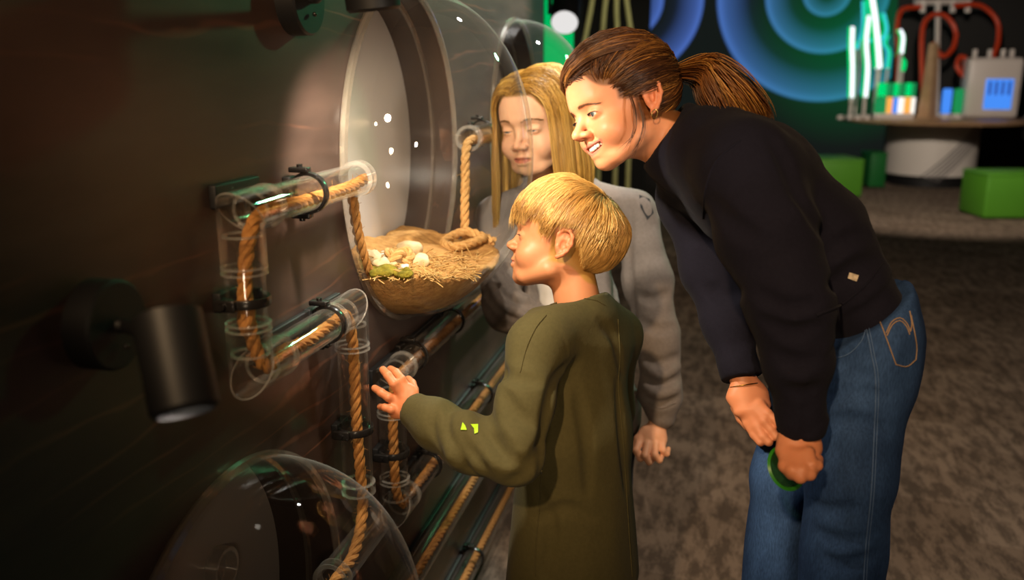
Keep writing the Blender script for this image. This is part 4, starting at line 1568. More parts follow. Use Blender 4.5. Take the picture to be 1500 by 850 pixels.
def hairline_std(v, front=.072, side=.020):
    x, y, z = v.T
    # front edge of the hair on the forehead, sideburn, behind the ear, nape
    edge = front - .035 * sm(.03, .066, np.abs(x))
    f = sm(edge - .003, edge + .004, z) * (y > .03)
    behind = sm(.020, .012, y) * sm(-.035 - .03 * sm(-.02, -.07, y) - .004, -.035 - .03 * sm(-.02, -.07, y) + .004, z)
    temple = (sm(.048, .040, y) * sm(.012, .020, z))
    ear = (np.abs(x) > .0685) & (y > -.030) & (y < .012) & (z < .036)
    h = np.maximum(np.maximum(f, behind), temple)
    h[ear] = 0
    return h


M['eye_white'] = principled('eyeball', (.70, .66, .62), .12, spec=.6, attr=True, bump=(40, .02, .0003))
M['tooth'] = principled('tooth_enamel', (.78, .72, .62), .25, spec=.5, bump=(60, .05, .0005), noise=(80, .15, (.7, .62, .5)))
M['lash'] = principled('lash', (.03, .018, .012), .6, noise=(90, .2, (.05, .03, .02)))


def eyes(fr, parent, gaze, iris=(.10, .16, .20)):
    """gaze: local direction"""
    g = nrm(gaze)
    for s, nm in ((-1, 'eye'), (1, 'eye')):
        c = A(s * .031, .0715, .0090)
        mb = MB().ball((0, 0, 0), .0124, 40, 28)
        v = np.vstack(mb.v)
        a = nrm1(v) @ g
        col = np.repeat(A(.72, .66, .62)[None], len(v), 0)
        col[a > math.cos(.46)] = iris
        col[a > math.cos(.20)] = (.005, .005, .005)
        o = mesh_obj(nm, fr.w(v + c), mb.f, M['eye_white'], parent, True, col)


# ---------------------------------------------------------------- hair strands
def strands(name, paths, rad, cols, mat, parent, n=3):
    """paths (S,K,3) world, rad (S,) or scalar, cols (S,3)"""
    Sn, K, _ = paths.shape
    T = np.gradient(paths, axis=1); T = nrm1(T)
    ref = np.broadcast_to(A(.31, .22, .92), T.shape)
    U = nrm1(np.cross(T, ref)); Wv = np.cross(T, U)
    t = np.linspace(0, 1, K)
    prof = np.minimum(1, .55 + t * 4) * np.clip(1.12 - t ** 3, .12, 1)
    r = np.broadcast_to(np.asarray(rad), (Sn,))[:, None] * prof[None]
    an = np.arange(n) * 2 * PI / n
    v = paths[:, :, None] + (np.cos(an)[None, None, :, None] * U[:, :, None] + np.sin(an)[None, None, :, None] * Wv[:, :, None]) * r[:, :, None, None]
    v = v.reshape(-1, 3)
    base = (np.arange(Sn) * K * n)[:, None, None]
    kk = (np.arange(K - 1) * n)[None, :, None]
    ii = np.arange(n)[None, None, :]
    j = (ii + 1) % n
    f = np.stack([base + kk + ii, base + kk + j, base + kk + n + j, base + kk + n + ii], -1).reshape(-1, 4)
    c = np.repeat(cols, K * n, 0)
    return mesh_obj(name, v, f, mat, parent, True, c)


def hair_mat(name):
    m, nt, out = newmat(name)
    b = nd(nt, 'ShaderNodeBsdfPrincipled')
    at = nd(nt, 'ShaderNodeVertexColor', layer_name='Col')
    nt.links.new(at.outputs['Color'], b.inputs['Base Color'])
    b.inputs['Roughness'].default_value = .45
    b.inputs['Specular IOR Level'].default_value = .55
    no = nd(nt, 'ShaderNodeTexNoise'); no.inputs['Scale'].default_value = 90
    bm = nd(nt, 'ShaderNodeBump'); bm.inputs['Strength'].default_value = .1; bm.inputs['Distance'].default_value = .001
    tc = nd(nt, 'ShaderNodeTexCoord'); nt.links.new(tc.outputs['Object'], no.inputs['Vector'])
    nt.links.new(no.outputs['Fac'], bm.inputs['Height']); nt.links.new(bm.outputs[0], b.inputs['Normal'])
    nt.links.new(b.outputs[0], out.inputs['Surface'])
    return m


M['hair'] = hair_mat('hair_strand')


def hcols(n, base, light, dark, clump=None):
    t = rng.uniform(0, 1, n) if clump is None else clump
    base, light, dark = map(np.asarray, (base, light, dark))
    c = np.where(t[:, None] < .5, dark + (base - dark) * (t * 2)[:, None], base + (light - base) * (t * 2 - 1)[:, None])
    return np.clip(c * rng.uniform(.92, 1.08, (n, 1)), 0, 1)


SKC = A(0, -.006, .044)
SKR = A(.075, .097, .083)


def skull_out(p, off):
    """push local points to the hair surface: an ellipsoid round the skull, off metres out"""
    q = p - SKC
    k = np.linalg.norm(q / SKR, axis=-1, keepdims=True)
    s = q / np.maximum(k, 1e-6)
    return SKC + s + nrm1(s) * np.asarray(off)[..., None]


def brows(fr, parent, col, n=70, zoff=0.0, thick=.0006, hb=None, kz=1.0, tilt=0.0):
    for s in (-1, 1):
        P_ = []
        for i in range(n):
            t = rng.uniform(0, 1)
            x = s * (.011 + .034 * t)
            y = .0925 - .020 * t ** 1.6 + .0008
            z = .0285 + zoff + .006 * math.sin(t * 2.4) - (.004 + tilt) * t + rng.uniform(-.0022, .0022) * (1 - .6 * t)
            d = A(s * .0065, -.0022 - .003 * t, .0022 - .004 * t)
            P_.append([A(x, y, z), A(x, y, z) + d * .5 + A(0, .0006, 0), A(x, y, z) + d])
        q = np.array(P_)
        if hb is not None: q = hb.snap(q, .0007)
        strands('eyebrow', fr.w(q), thick * fr.s, hcols(len(q), col, col, np.asarray(col) * .7), M['hair'], parent)


def lashes(fr, parent, lids, n=26):
    for s in (-1, 1):
        P_ = []
        for i in range(n):
            t = i / (n - 1) * 2 - 1
            oh = .0012 + .0042 * lids
            x = s * .0312 + t * .0132
            z = .0085 - .0016 * (1 - lids) + oh * math.sqrt(max(1 - t * t, 0)) * .95
            y = .0715 + math.sqrt(max(.0135 ** 2 - (t * .0122) ** 2, 1e-6)) - .0008
            d = A(t * .003, .0055, -.0012 + .001 * lids)
            P_.append([A(x, y, z), A(x, y, z) + d * .6, A(x, y, z) + d + A(0, 0, .001)])
        pa = fr.w(np.array(P_))
        strands('eyelash', pa, .00045 * fr.s, np.repeat(A(.03, .018, .012)[None], len(pa), 0), M['hair'], parent)
# ================================================================= the woman
def kidz(v, k):
    v = v.copy()
    v[..., 2] = np.where(v[..., 2] < 0, v[..., 2] * k, v[..., 2])
    return v


SKIN_W = hexc('#d08d66')
M['skin_w'] = skin_mat('skin_woman', SKIN_W)
P0 = P
P = lambda x, y, D: P0(x, y, D * 1.045)
fwd = camdir(-.885, -.29, -.34)
ear = P(954, 141, 1.275)
frW = Frame((0, 0, 0), fwd, camdir(-.30, .95, 0), .90)
frW.c = ear - frW.s * (frW.R @ A(-.078, -.008, .004))

hb = head_body(smile=1.0, mouth_open=.0105, lids=.55, nose_up=.005, mouth_up=.006)
# neck down into the collar
kW = .88
neck_lo = frW.l(P(1000, 215, 1.34)); neck_lo[2] /= kW
hb.add(ECap((0, -.018, -.035), neck_lo, (1, 0, 0), (.050, .054), (.054, .058)), .022)
hv, hf = hb.mesh(.0020)
HAIR_W = A(*hexc('#6b4222'))
hcol = head_cols(hv, SKIN_W, HAIR_W, lambda v: hairline_std(v, .076), 1.0, lip=hexc('#bd6a58'), mouth_up=.006)
head_W = (frW.w(kidz(hv, kW)), hf, hcol)

# ---- clothes -------------------------------------------------------------
sideW = nrm(np.cross(camdir(-1, -.1, -.06), A(0, 0, 1)))    # her right, away from the camera
sweater = Body()
H0 = P(1250, 460, 1.34)
T1, T2, T3 = P(1172, 350, 1.335), P(1096, 268, 1.335), P(1036, 222, 1.335)
sweater.add(ECap(H0, T1, sideW, (.160, .070), (.150, .090)), 0)
sweater.add(ECap(T1, T2, sideW, (.150, .090), (.165, .094)), .03)
sweater.add(ECap(T2, T3, sideW, (.155, .088), (.10, .066)), .04)
hemc = P(1262, 474, 1.34)
hemd = nrm(camdir(.62, -.78, 0))
sweater.cut(Half(hemc, hemd), .008)
# shoulders
nS, fS = P(1088, 248, 1.205), P(1012, 292, 1.485)
sweater.add(Cap(P(1046, 226, 1.28), nS, .056, .060), .05)
sweater.add(Cap(P(1010, 246, 1.40), fS, .056, .052), .05)
# near arm
nA = [nS, P(1122, 340, 1.165), P(1155, 440, 1.145), P(1170, 530, 1.16), P(1175, 606, 1.175), P(1176, 644, 1.18)]
sweater.chain(nA, [.064, .064, .055, .044, .0290, .0265], .03)
# far arm
fA = [fS, P(1040, 390, 1.47), P(1068, 470, 1.435), P(1086, 545, 1.40), P(1089, 562, 1.395)]
sweater.chain(fA, [.055, .047, .041, .030, .029], .03)
sweater.cut(EndCut(P(1176, 638, 1.18), P(1176, 644, 1.18) - P(1175, 606, 1.175)), .003)
sweater.cut(EndCut(P(1088, 556, 1.397), P(1089, 562, 1.395) - P(1080, 520, 1.41)), .003)
# collar : standing rolled tube of knit
cn = camdir(-.82, .57, -.06)
cc = P(972, 196, 1.345)
cs_ = nrm(np.cross(cn, A(0, 0, 1)))
sweater.add(ECap(cc + cn * .02, cc - cn * .052, cs_, (.060, .057), (.072, .072)), .010)
sweater.cut(Half(cc, cn), .010)
sweater.sub(ECap(cc + cn * .03, cc - cn * .012, cs_, (.052, .049)), .004)
def rib_w(p):
    h = (p - hemc) @ hemd
    m = sm(-.064, -.058, h) * (h < .02) * (p @ CR - hemc @ CR > -.16)
    return -.0035 * m
sweater.disp(rib_w)
def cloth_wrinkle(seed, s, amp, axis=None, st=3.0):
    """soft cloth folds, drawn out across an axis"""
    def fn(p):
        q = p
        if axis is not None:
            a = nrm(axis)
            h = (q @ a)[..., None]
            q = q + h * a * (st - 1)
        n = vnoise(q * s, seed) + .5 * vnoise(q * s * 2.1, seed + 1)
        return amp * n
    return fn
sweater.disp(cloth_wrinkle(3, 15, .0024, nrm(T1 - H0), 1.8))
for pix, d in [([(1044, 296), (1075, 328), (1110, 350)], .003), ([(1172, 290), (1200, 330), (1222, 372)], .004), ([(1128, 200), (1152, 240), (1166, 290)], .003),
               ([(1112, 430), (1150, 452), (1195, 445)], .004), ([(1120, 470), (1160, 488), (1200, 478)], .004), ([(1140, 520), (1172, 536), (1203, 524)], .003), ([(1150, 566), (1175, 576), (1202, 566)], .002),
               ([(1215, 372), (1245, 350), (1272, 345)], .003), ([(1215, 420), (1250, 395), (1290, 378)], .003), ([(1036, 420), (1060, 436), (1085, 430)], .003)]:
    sweater.fold(pix, d)
sv, sf = sweater.mesh(.005)
M['navy'] = principled('navy_knit', hexc('#191823'), .9, spec=.10, sheen=.02, noise=(220, .5, hexc('#13121c')), bump=(700, .4, .0012), bumps=[(60, .2, .003)])

jeans = Body()
sideJ = nrm(np.cross(camdir(-1, -.05, .14), A(0, 0, 1)))
J0 = P(1254, 480, 1.345)
nH, nK = P(1258, 545, 1.275), P(1246, 700, 1.27)
jeans.add(ECap(P(1264, 440, 1.345), J0, sideJ, (.145, .060), (.160, .078)), 0)
jeans.add(ECap(J0, P(1252, 545, 1.345), sideJ, (.160, .080), (.150, .078)), .03)
jeans.add(Ell(P(1264, 505, 1.29), (.065, .065, .075)), .03)      # seat
jeans.add(Ell(P(1262, 508, 1.42), (.065, .065, .075)), .03)
nF = nK.copy(); nF[2] = .06
fK = P(1156, 700, 1.43); fF = fK.copy(); fF[2] = .06
jeans.add(ECap(nH, nK, sideJ, (.080, .077), (.064, .061)), .03)
jeans.add(ECap(nK, nF, sideJ, (.064, .061), (.075, .070)), .02)
jeans.add(ECap(P(1205, 535, 1.42), fK, sideJ, (.080, .078), (.064, .060)), .03)
jeans.add(ECap(fK, fF, sideJ, (.064, .060), (.075, .075)), .02)
jeans.cut(Half(A(0, 0, .035), (0, 0, -1)), .004)
jeans.cut(Half(P(1300, 412, 1.345), hemd * -1), .004)
jeans.disp(cloth_wrinkle(13, 20, .0024, A(0, 0, 1), .6))
for pix, d in [([(1202, 560), (1230, 548), (1275, 552)], .003), ([(1200, 590), (1240, 575), (1290, 580)], .003), ([(1205, 525), (1235, 532), (1262, 520)], .003), ([(1200, 625), (1240, 618), (1300, 632)], .0025),
               ([(1210, 820), (1240, 830), (1280, 815)], .003), ([(1195, 780), (1230, 795), (1270, 790)], .0025), ([(1190, 740), (1220, 750), (1255, 742)], .002)]:
    jeans.fold(pix, d)
jv, jf = jeans.mesh(.0055)


def denim():
    m, nt, out = newmat('blue_denim')
    b = nd(nt, 'ShaderNodeBsdfPrincipled'); b.inputs['Roughness'].default_value = .85; b.inputs['Specular IOR Level'].default_value = .15
    tc = nd(nt, 'ShaderNodeTexCoord')
    n1 = nd(nt, 'ShaderNodeTexNoise'); n1.inputs['Scale'].default_value = 9; n1.inputs['Detail'].default_value = 6
    mp = nd(nt, 'ShaderNodeMapping'); mp.inputs['Scale'].default_value = (1, 1, .5)
    nt.links.new(tc.outputs['Object'], mp.inputs[0]); nt.links.new(mp.outputs[0], n1.inputs['Vector'])
    r = nd(nt, 'ShaderNodeValToRGB')
    r.color_ramp.elements[0].position = .3; r.color_ramp.elements[0].color = rgba(hexc('#192b4a'))
    r.color_ramp.elements[1].position = .75; r.color_ramp.elements[1].color = rgba(hexc('#3f5d8c'))
    nt.links.new(n1.outputs['Fac'], r.inputs[0])
    n2 = nd(nt, 'ShaderNodeTexNoise'); n2.inputs['Scale'].default_value = 420; n2.inputs['Detail'].default_value = 2
    m2 = nd(nt, 'ShaderNodeMapping'); m2.inputs['Scale'].default_value = (1, 1, .25); nt.links.new(tc.outputs['Object'], m2.inputs[0]); nt.links.new(m2.outputs[0], n2.inputs['Vector'])
    mx = nd(nt, 'ShaderNodeMix', data_type='RGBA', blend_type='OVERLAY'); mx.inputs[0].default_value = .55
    nt.links.new(r.outputs[0], mx.inputs[6]); nt.links.new(n2.outputs['Fac'], mx.inputs[7])
    nt.links.new(mx.outputs[2], b.inputs['Base Color'])
    bm = nd(nt, 'ShaderNodeBump'); bm.inputs['Strength'].default_value = .4; bm.inputs['Distance'].default_value = .001
    nt.links.new(n2.outputs['Fac'], bm.inputs['Height']); nt.links.new(bm.outputs[0], b.inputs['Normal'])
    nt.links.new(b.outputs[0], out.inputs['Surface'])
    return m


M['denim'] = denim()
M['stitch'] = principled('tan_thread', hexc('#a08468'), .8, noise=(300, .5, hexc('#8b6a45')))
M['stitch_blue'] = principled('pale_blue_seam', hexc('#4c6790'), .85, noise=(120, .5, hexc('#324a70')))

# ---- hands -----------------------------------------------------------------
def hand_mesh(pal, fingers, h=.0016, k=.006):
    """pal: list of (a,b,u,wa,wb); fingers: list of ([points],[radii])"""
    b = Body()
    first = True
    for q in pal:
        b.add(ECap(*q), 0 if first else .012); first = False
    for pts, rr in fingers:
        fb = list(zip(pts, rr))
        for i in range(len(fb) - 1):
            b.add(Cap(fb[i][0], fb[i + 1][0], fb[i][1], fb[i + 1][1]), k if i == 0 else .0025)
    return b, b.mesh(h)


def pp(*l):
    return [P(*q) for q in l]


# near hand, closed round the handle of the lens
wr = P(1178, 630, 1.18)
pal = [(wr, P(1172, 648, 1.175), CR, (.021, .017), (.027, .018)), (P(1172, 648, 1.175), P(1166, 668, 1.165), CR, (.027, .018), (.029, .017))]
fin = [(pp((1152, 662, 1.165), (1150, 683, 1.150), (1160, 694, 1.145), (1172, 692, 1.155)), [.0098, .0092, .0086, .0076]),
       (pp((1162, 668, 1.155), (1161, 689, 1.140), (1172, 699, 1.137), (1183, 694, 1.150)), [.0100, .0095, .0088, .0078]),
       (pp((1174, 669, 1.150), (1175, 689, 1.138), (1186, 695, 1.138), (1193, 687, 1.152)), [.0098, .0092, .0085, .0075]),
       (pp((1184, 664, 1.150), (1189, 680, 1.140), (1197, 682, 1.142), (1199, 673, 1.155)), [.0088, .0080, .0074, .0066]),
       (pp((1160, 645, 1.185), (1152, 662, 1.20), (1160, 676, 1.195), (1176, 680, 1.175)), [.0125, .0112, .0098, .0085])]
_, nh = hand_mesh(pal, fin)
# far hand, hanging open
wf = P(1089, 553, 1.395)
pal = [(wf, P(1094, 578, 1.390), CR, (.021, .017), (.030, .017)), (P(1094, 578, 1.390), P(1102, 598, 1.380), CR, (.030, .017), (.032, .016))]
fin = [(pp((1088, 596, 1.385), (1096, 620, 1.375), (1106, 637, 1.365), (1114, 648, 1.355)), [.0098, .0090, .0082, .0070]),
       (pp((1098, 602, 1.375), (1108, 624, 1.365), (1118, 640, 1.355), (1126, 648, 1.350)), [.0100, .0092, .0084, .0072]),
       (pp((1107, 600, 1.370), (1119, 617, 1.360), (1129, 630, 1.355), (1136, 640, 1.350)), [.0098, .0090, .0082, .0070]),
       (pp((1113, 594, 1.370), (1124, 606, 1.360), (1133, 614, 1.355), (1140, 622, 1.350)), [.0088, .0080, .0072, .0062]),
       (pp((1085, 575, 1.400), (1080, 597, 1.400), (1087, 613, 1.395), (1096, 625, 1.385)), [.0115, .0105, .0095, .0080])]
_, fh = hand_mesh(pal, fin)
# forearms and trunk under the clothes, one body
bw = Body()
bw.chain([nA[0], nA[1], nA[2], nA[3], nA[4], nA[5]], [.036, .036, .030, .026, .021, .0195], .02)
bw.chain([fA[0], fA[1], fA[2], fA[4]], [.036, .032, .028, .021], .02)
bw.add(ECap(H0, T2, sideW, (.12, .045), (.12, .06)), .02)
bw.add(ECap(T2, P(1006, 214, 1.34), sideW, (.10, .05), (.045, .048)), .03)
bv, bf = bw.mesh(.008)
tint = lambda v: np.repeat(np.asarray(SKIN_W)[None] * A(1, .90, .86), len(v), 0)
allv, allf = join([(head_W[0], head_W[1]), nh, fh, (bv, bf)])
allc = np.vstack([head_W[2], tint(nh[0]), tint(fh[0]), tint(bv)])
rootW = empty('person', A(*J0[:2], 0.0), 'woman in navy turtleneck and blue jeans bending forward with a smile, brown ponytail', 'person', 'people at the domes')
body = mesh_obj('body', allv, allf, M['skin_w'], rootW, True, allc)
sw = mesh_obj('sweater', sv, sf, M['navy'], rootW)
je = mesh_obj('jeans', jv, jf, M['denim'], rootW)
eyes(frW, rootW, (-.06, .95, -.16), (.13, .17, .18))
brows(frW, rootW, hexc('#6b4629'), 80, -.0015, .00042, hb, tilt=.006)
lashes(frW, rootW, .55)
# teeth : upper row and a hint of the lower
mb = MB()
for i in range(12):
    t = (i - 5.5) / 5.5
    x = .0310 * t
    wd = (.0052, .0048, .0046, .0044, .0042, .0040)[int(abs(i - 5.5))]
    mb.ball((x, .0858 - .0235 * t * t, -.0500 + .0098 * t * t), (wd * 1.02, .0030, .0060 - .0012 * abs(t)), 12, 8)
v = frW.w(kidz(np.vstack(mb.v), kW))
mesh_obj('upper_teeth', v, mb.f, M['tooth'], rootW)

# ---- jean details
def stitch(pix, mat, parent, r=.0009, lift=.0008, name='stitching', body=jeans):
    q = body.line(pix, 4, lift)
    return MB().sweep(q, r, 6).build(name, M[mat], parent)
stitch([(1268, 474), (1277, 520), (1283, 560), (1280, 640), (1276, 720), (1268, 800), (1264, 860)], 'stitch_blue', je, .0011)
stitch([(1272, 474), (1281, 520), (1287, 560), (1284, 640), (1280, 720), (1272, 800), (1268, 860)], 'stitch_blue', je, .0008)
stitch([(1286, 462), (1300, 500), (1312, 534)], 'stitch', je)
stitch([(1312, 534), (1328, 537), (1341, 527)], 'stitch', je)
stitch([(1341, 527), (1342, 505), (1334, 462)], 'stitch', je)
stitch([(1298, 488), (1306, 472), (1318, 466), (1328, 474), (1333, 486)], 'stitch', je, .0009)
stitch([(1299, 492), (1307, 476), (1318, 470), (1327, 478), (1332, 490)], 'stitch', je, .0009)
stitch([(1333, 486), (1335, 474), (1332, 456)], 'stitch', je, .0009)
stitch([(1284, 456), (1300, 440), (1314, 424)], 'stitch', je)
stitch([(1205, 528), (1240, 520), (1262, 500), (1270, 478)], 'stitch_blue', je, .0008)
# small pale label on the sweater
M['label'] = principled('woven_label', hexc('#c9b9a2'), .8, noise=(200, .5, hexc('#57503f')))
q = [sweater.hit(x, y, .0012) for x, y in ((1244, 399), (1258, 404), (1255, 413), (1242, 408))]
q2 = [p + nrm(CO - p) * .0015 for p in q]
mesh_obj('woven_label', np.array(q + q2), [(0, 1, 2, 3), (7, 6, 5, 4), (0, 4, 5, 1), (1, 5, 6, 2), (2, 6, 7, 3), (3, 7, 4, 0)], M['label'], sw, False)
# seam lines of the sweater: shoulder and hem
stitch([(1085, 205), (1050, 235), (1034, 275), (1030, 320)], 'navy', sw, .0016, .0004, 'shoulder_seam', sweater)
stitch([(1196, 462), (1235, 445), (1270, 415), (1293, 385)], 'navy', sw, .0018, .0002, 'hem_seam', sweater)
# jewellery
M['gold'] = principled('gold', hexc('#d3a860'), .25, metal=1.0, noise=(60, .2, hexc('#b98c48')), bump=(100, .05, .0005))
e = frW.w((-.0815, -.003, -.0225))
rr = .0068
th = np.linspace(0, 2 * PI, 32, endpoint=False)
q = e + np.outer(np.cos(th) * rr * .7, nrm(frW.R[:, 1] + .3 * frW.R[:, 0])) + np.outer(np.sin(th) * rr - rr * .6, A(0, 0, 1))
MB().sweep(q, .0009, 8, closed=True).build('hoop_earring', M['gold'], rootW)
bc, ba = P(1090, 565, 1.393), nrm(P(1094, 578, 1.39) - wf)
u = nrm(np.cross(ba, CV)); w_ = np.cross(ba, u)
q = bc + np.outer(np.cos(th), u) * .0245 + np.outer(np.sin(th), w_) * .0205
MB().sweep(q, .0011, 8, closed=True).build('bracelet', M['gold'], rootW)
rc = P(1174, 695, 1.139); ra = nrm(P(1186, 695, 1.138) - P(1161, 689, 1.140))
u = nrm(np.cross(ra, CV)); w_ = np.cross(ra, u)
q = rc + np.outer(np.cos(th), u) * .0098 + np.outer(np.sin(th), w_) * .0098
MB().sweep(q, .0013, 8, closed=True).build('finger_ring', M['gold'], rootW)
# shoes
M['shoe'] = principled('dark_shoe', (.02, .02, .022), .5, noise=(40, .3, (.035, .035, .035)))
for f0 in (nF, fF):
    sb = Body()
    fw = nrm(fwd * A(1, 1, 0))
    a = A(f0[0], f0[1], .045) + fw * -.03
    sb.add(ECap(a, a + fw * .17 - A(0, 0, .010), np.cross(fw, A(0, 0, 1)), (.038, .042), (.040, .030)), 0)
    sb.cut(Half((0, 0, .004), (0, 0, -1)), .003)
    v, f = sb.mesh(.006)
    mesh_obj('shoe', v, f, M['shoe'], rootW)

# ---- hair: swept back into a ponytail
tie = A(-.002, -.103, .048)
N = 5200
# roots along the hairline, both sides, then random along the way
hl_pts = crom(np.array([(-.044, -.060, -.062), (-.060, -.040, -.040), (-.070, -.026, -.010), (-.0745, -.006, .034), (-.0725, .020, .022), (-.0705, .035, .018), (-.066, .044, .040), (-.056, .064, .062), (-.034, .082, .072), (0, .090, .075)]), 30)
hl_pts = resample(hl_pts, .001)
idx = rng.integers(0, len(hl_pts), N)
side = np.where(rng.uniform(size=N) < .36, 1, -1)
root = hl_pts[idx] * np.stack([side, np.ones(N), np.ones(N)], 1)
K = 16
t0 = np.where(rng.uniform(size=N) < .55, 0, rng.uniform(0, .75, N))
tt = t0[:, None] + (1 - t0[:, None]) * np.linspace(0, 1, K)[None]
ends = tie + rng.normal(size=(N, 3)) * A(.007, .004, .008)
base = root[:, None] * (1 - tt[..., None]) + ends[:, None] * tt[..., None]
u = idx / len(hl_pts)
# strands run up and over before falling back to the tie
base[..., 0] += side[:, None] * .040 * np.sin(np.clip(tt * 1.15, 0, 1) * PI) * sm(.62, .9, u)[:, None]
base[..., 2] += (.006 * np.sin(tt * PI) * (u[:, None] ** 1.0) + .004 * np.sin(tt * PI))
root_j = rng.normal(size=(N, 1, 3)) * A(.003, .005, .0035)
base = base + root_j * (1 - tt[..., None])
wav = np.sin(u[:, None] * 60 + tt * 5) * .0022 + vnoise(np.stack([u * 45, tt[:, 4] * 3, side * 3.0], 1), 5)[:, None] * .003
off = .0005 + .013 * np.sin(np.clip(tt * 1.25, 0, 1) * PI) * (.4 + .8 * u[:, None]) + wav + rng.uniform(0, .004, (N, 1))
pl = skull_out(base, off)
m = sm(.80, 1.0, tt)[..., None]
pl = pl * (1 - m) + (base) * m
clump = np.clip(.42 + .36 * vnoise(np.stack([u * 34, side * 5.0, np.zeros(N)], 1), 9) + rng.normal(size=N) * .16, 0, 1)
hc = hcols(N, hexc('#643c1b'), hexc('#bd823c'), hexc('#32190c'), clump)
paths = frW.w(pl)
rads = rng.uniform(.0004, .0008, N)
# ponytail
N2 = 2600
tw = frW.w(tie)
pt_c = crom([tw, P(1030, 92, 1.32), P(1062, 104, 1.31), P(1094, 128, 1.305), P(1120, 155, 1.305), P(1134, 175, 1.31)], 8)
pt_l = crom([tw, P(1017, 110, 1.31), P(1026, 132, 1.30), P(1040, 156, 1.290), P(1052, 174, 1.285), P(1060, 188, 1.285)], 8)
a, b = resample(pt_c, .004), resample(pt_l, .004)
K2 = 16
def at(c, n):
    s = np.linspace(0, 1, n); q = np.linspace(0, 1, len(c))
    return np.stack([np.interp(s, q, c[:, k]) for k in range(3)], 1)
ca_, cb_ = at(pt_c, K2), at(pt_l, K2)
s = rng.uniform(0, 1, N2) ** .9
dz = rng.normal(size=N2)
thick = .017 * np.sin(np.clip(np.linspace(.12, .95, K2), 0, 1) * PI) + .004
L = rng.uniform(.80, 1.02, N2)
pony = np.empty((N2, K2, 3))
for i in range(N2):
    q = ca_ * (1 - s[i]) + cb_ * s[i]
    ln = np.linspace(0, L[i], K2)
    q = np.stack([np.interp(ln, np.linspace(0, 1, K2), q[:, k]) for k in range(3)], 1)
    dv = -CV * dz[i] * .9 + CU * rng.normal() * .25
    q = q + dv[None] * thick[:, None] + rng.normal(size=3)[None] * (np.linspace(0, 1, K2) ** 2 * .004)[:, None]
    pony[i] = q
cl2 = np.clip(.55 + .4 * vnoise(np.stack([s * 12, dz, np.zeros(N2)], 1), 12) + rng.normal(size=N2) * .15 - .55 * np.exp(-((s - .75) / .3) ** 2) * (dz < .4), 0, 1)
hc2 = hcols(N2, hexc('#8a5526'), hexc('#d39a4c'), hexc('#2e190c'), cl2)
# loose wisps in front of the ear
W_ = []
for j in range(10):
    o_ = rng.normal(size=2) * 2.0
    q = crom([P(922 + o_[0], 136, 1.262), P(930 + o_[0], 165, 1.250), P(928 + o_[0], 195, 1.250), P(912 + o_[1] * 2, 222, 1.255)] if j < 5 else
             [P(936 + o_[0], 150, 1.262), P(943 + o_[0], 180, 1.258), P(938 + o_[0], 205, 1.262), P(924 + o_[1] * 2, 231, 1.272)], 5)
    W_.append(at(q, K))
W_ = np.array(W_)
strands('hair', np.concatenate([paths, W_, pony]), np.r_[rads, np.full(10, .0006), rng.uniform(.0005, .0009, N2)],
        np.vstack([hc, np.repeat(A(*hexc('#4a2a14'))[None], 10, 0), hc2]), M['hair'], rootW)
M['elastic'] = principled('hair_elastic', hexc('#5a3418'), .7, noise=(200, .4, hexc('#38200e')))
ax_ = nrm(ca_[2] - tw)
u = nrm(np.cross(ax_, CV)); w_ = np.cross(ax_, u)
q = tw + ax_ * .004 + np.outer(np.cos(th), u) * .0150 + np.outer(np.sin(th), w_) * .0150
MB().sweep(q, .004, 8, closed=True).build('hair_tie', M['elastic'], rootW)

# ---- the green lens in her hand
M['green_rim'] = principled('green_plastic', hexc('#2f7d22'), .3, spec=.5, noise=(40, .2, hexc('#1f5a17')))
M['green_lens'] = acrylic('green_tinted_lens', (.35, .55, .25), .08, .5, 3, haze=.08, hazecol=(.10, .22, .05))


def lens(c, n, R, handle_to, label):
    root = empty('magnifying_lens', c, label, 'magnifying lens', 'green magnifying lenses')
    MB().lathe([(R, -.003), (R + .003, 0), (R, .003), (R - .003, 0)], c, n, 48, True).build('rim', M['green_rim'], root)
    MB().lathe([(.0005, .0022), (R * .6, .0017), (R - .002, .0004), (R - .002, -.0004), (R * .6, -.0017), (.0005, -.0022)], c, n, 48).build('glass', M['green_lens'], root)
    d = nrm(np.asarray(handle_to) - c)
    MB().sweep([c + d * (R - .001), c + d * (R + .012), np.asarray(handle_to) - d * .006, handle_to], [.004, .007, .0085, .006], 16).build('handle', M['black_gloss'], root)


lens(P(1152, 686, 1.185), camdir(.35, .35, -.80), .029, P(1196, 667, 1.168), 'green lens with black handle held by the woman at her knee')

P = P0
P = lambda x, y, D: P0(x, y, D * 1.015)
# ================================================================= the boy
SKIN_B = hexc('#be7f58')
M['skin_b'] = skin_mat('skin_boy', SKIN_B)
fwdB = camdir(-.95, .20, .17)
frB = Frame((0, 0, 0), fwdB, camdir(.20, .97, 0), .92)
frB.c = P(824, 358, 1.49) - frB.s * (frB.R @ A(-.078, -.008, .004))
kB = .86
hb = head_body(kid=True, lids=.18, mouth_open=.002, nose_up=.0085, mouth_up=.006)
neck_lo = frB.l(P(848, 452, 1.555))
neck_lo[2] /= kB
hb.add(ECap((0, -.022, -.035), neck_lo, (1, 0, 0), (.040, .044), (.042, .046)), .022)
hv, hf = hb.mesh(.0021)
HAIR_B = A(*hexc('#b98a45'))
hcol = head_cols(hv, SKIN_B, HAIR_B * .8, lambda v: hairline_std(v, .068), 0, lip=hexc('#c47f68'), blush=.45, mouth_up=.006)
head_B = (frB.w(kidz(hv, kB)), hf, hcol)

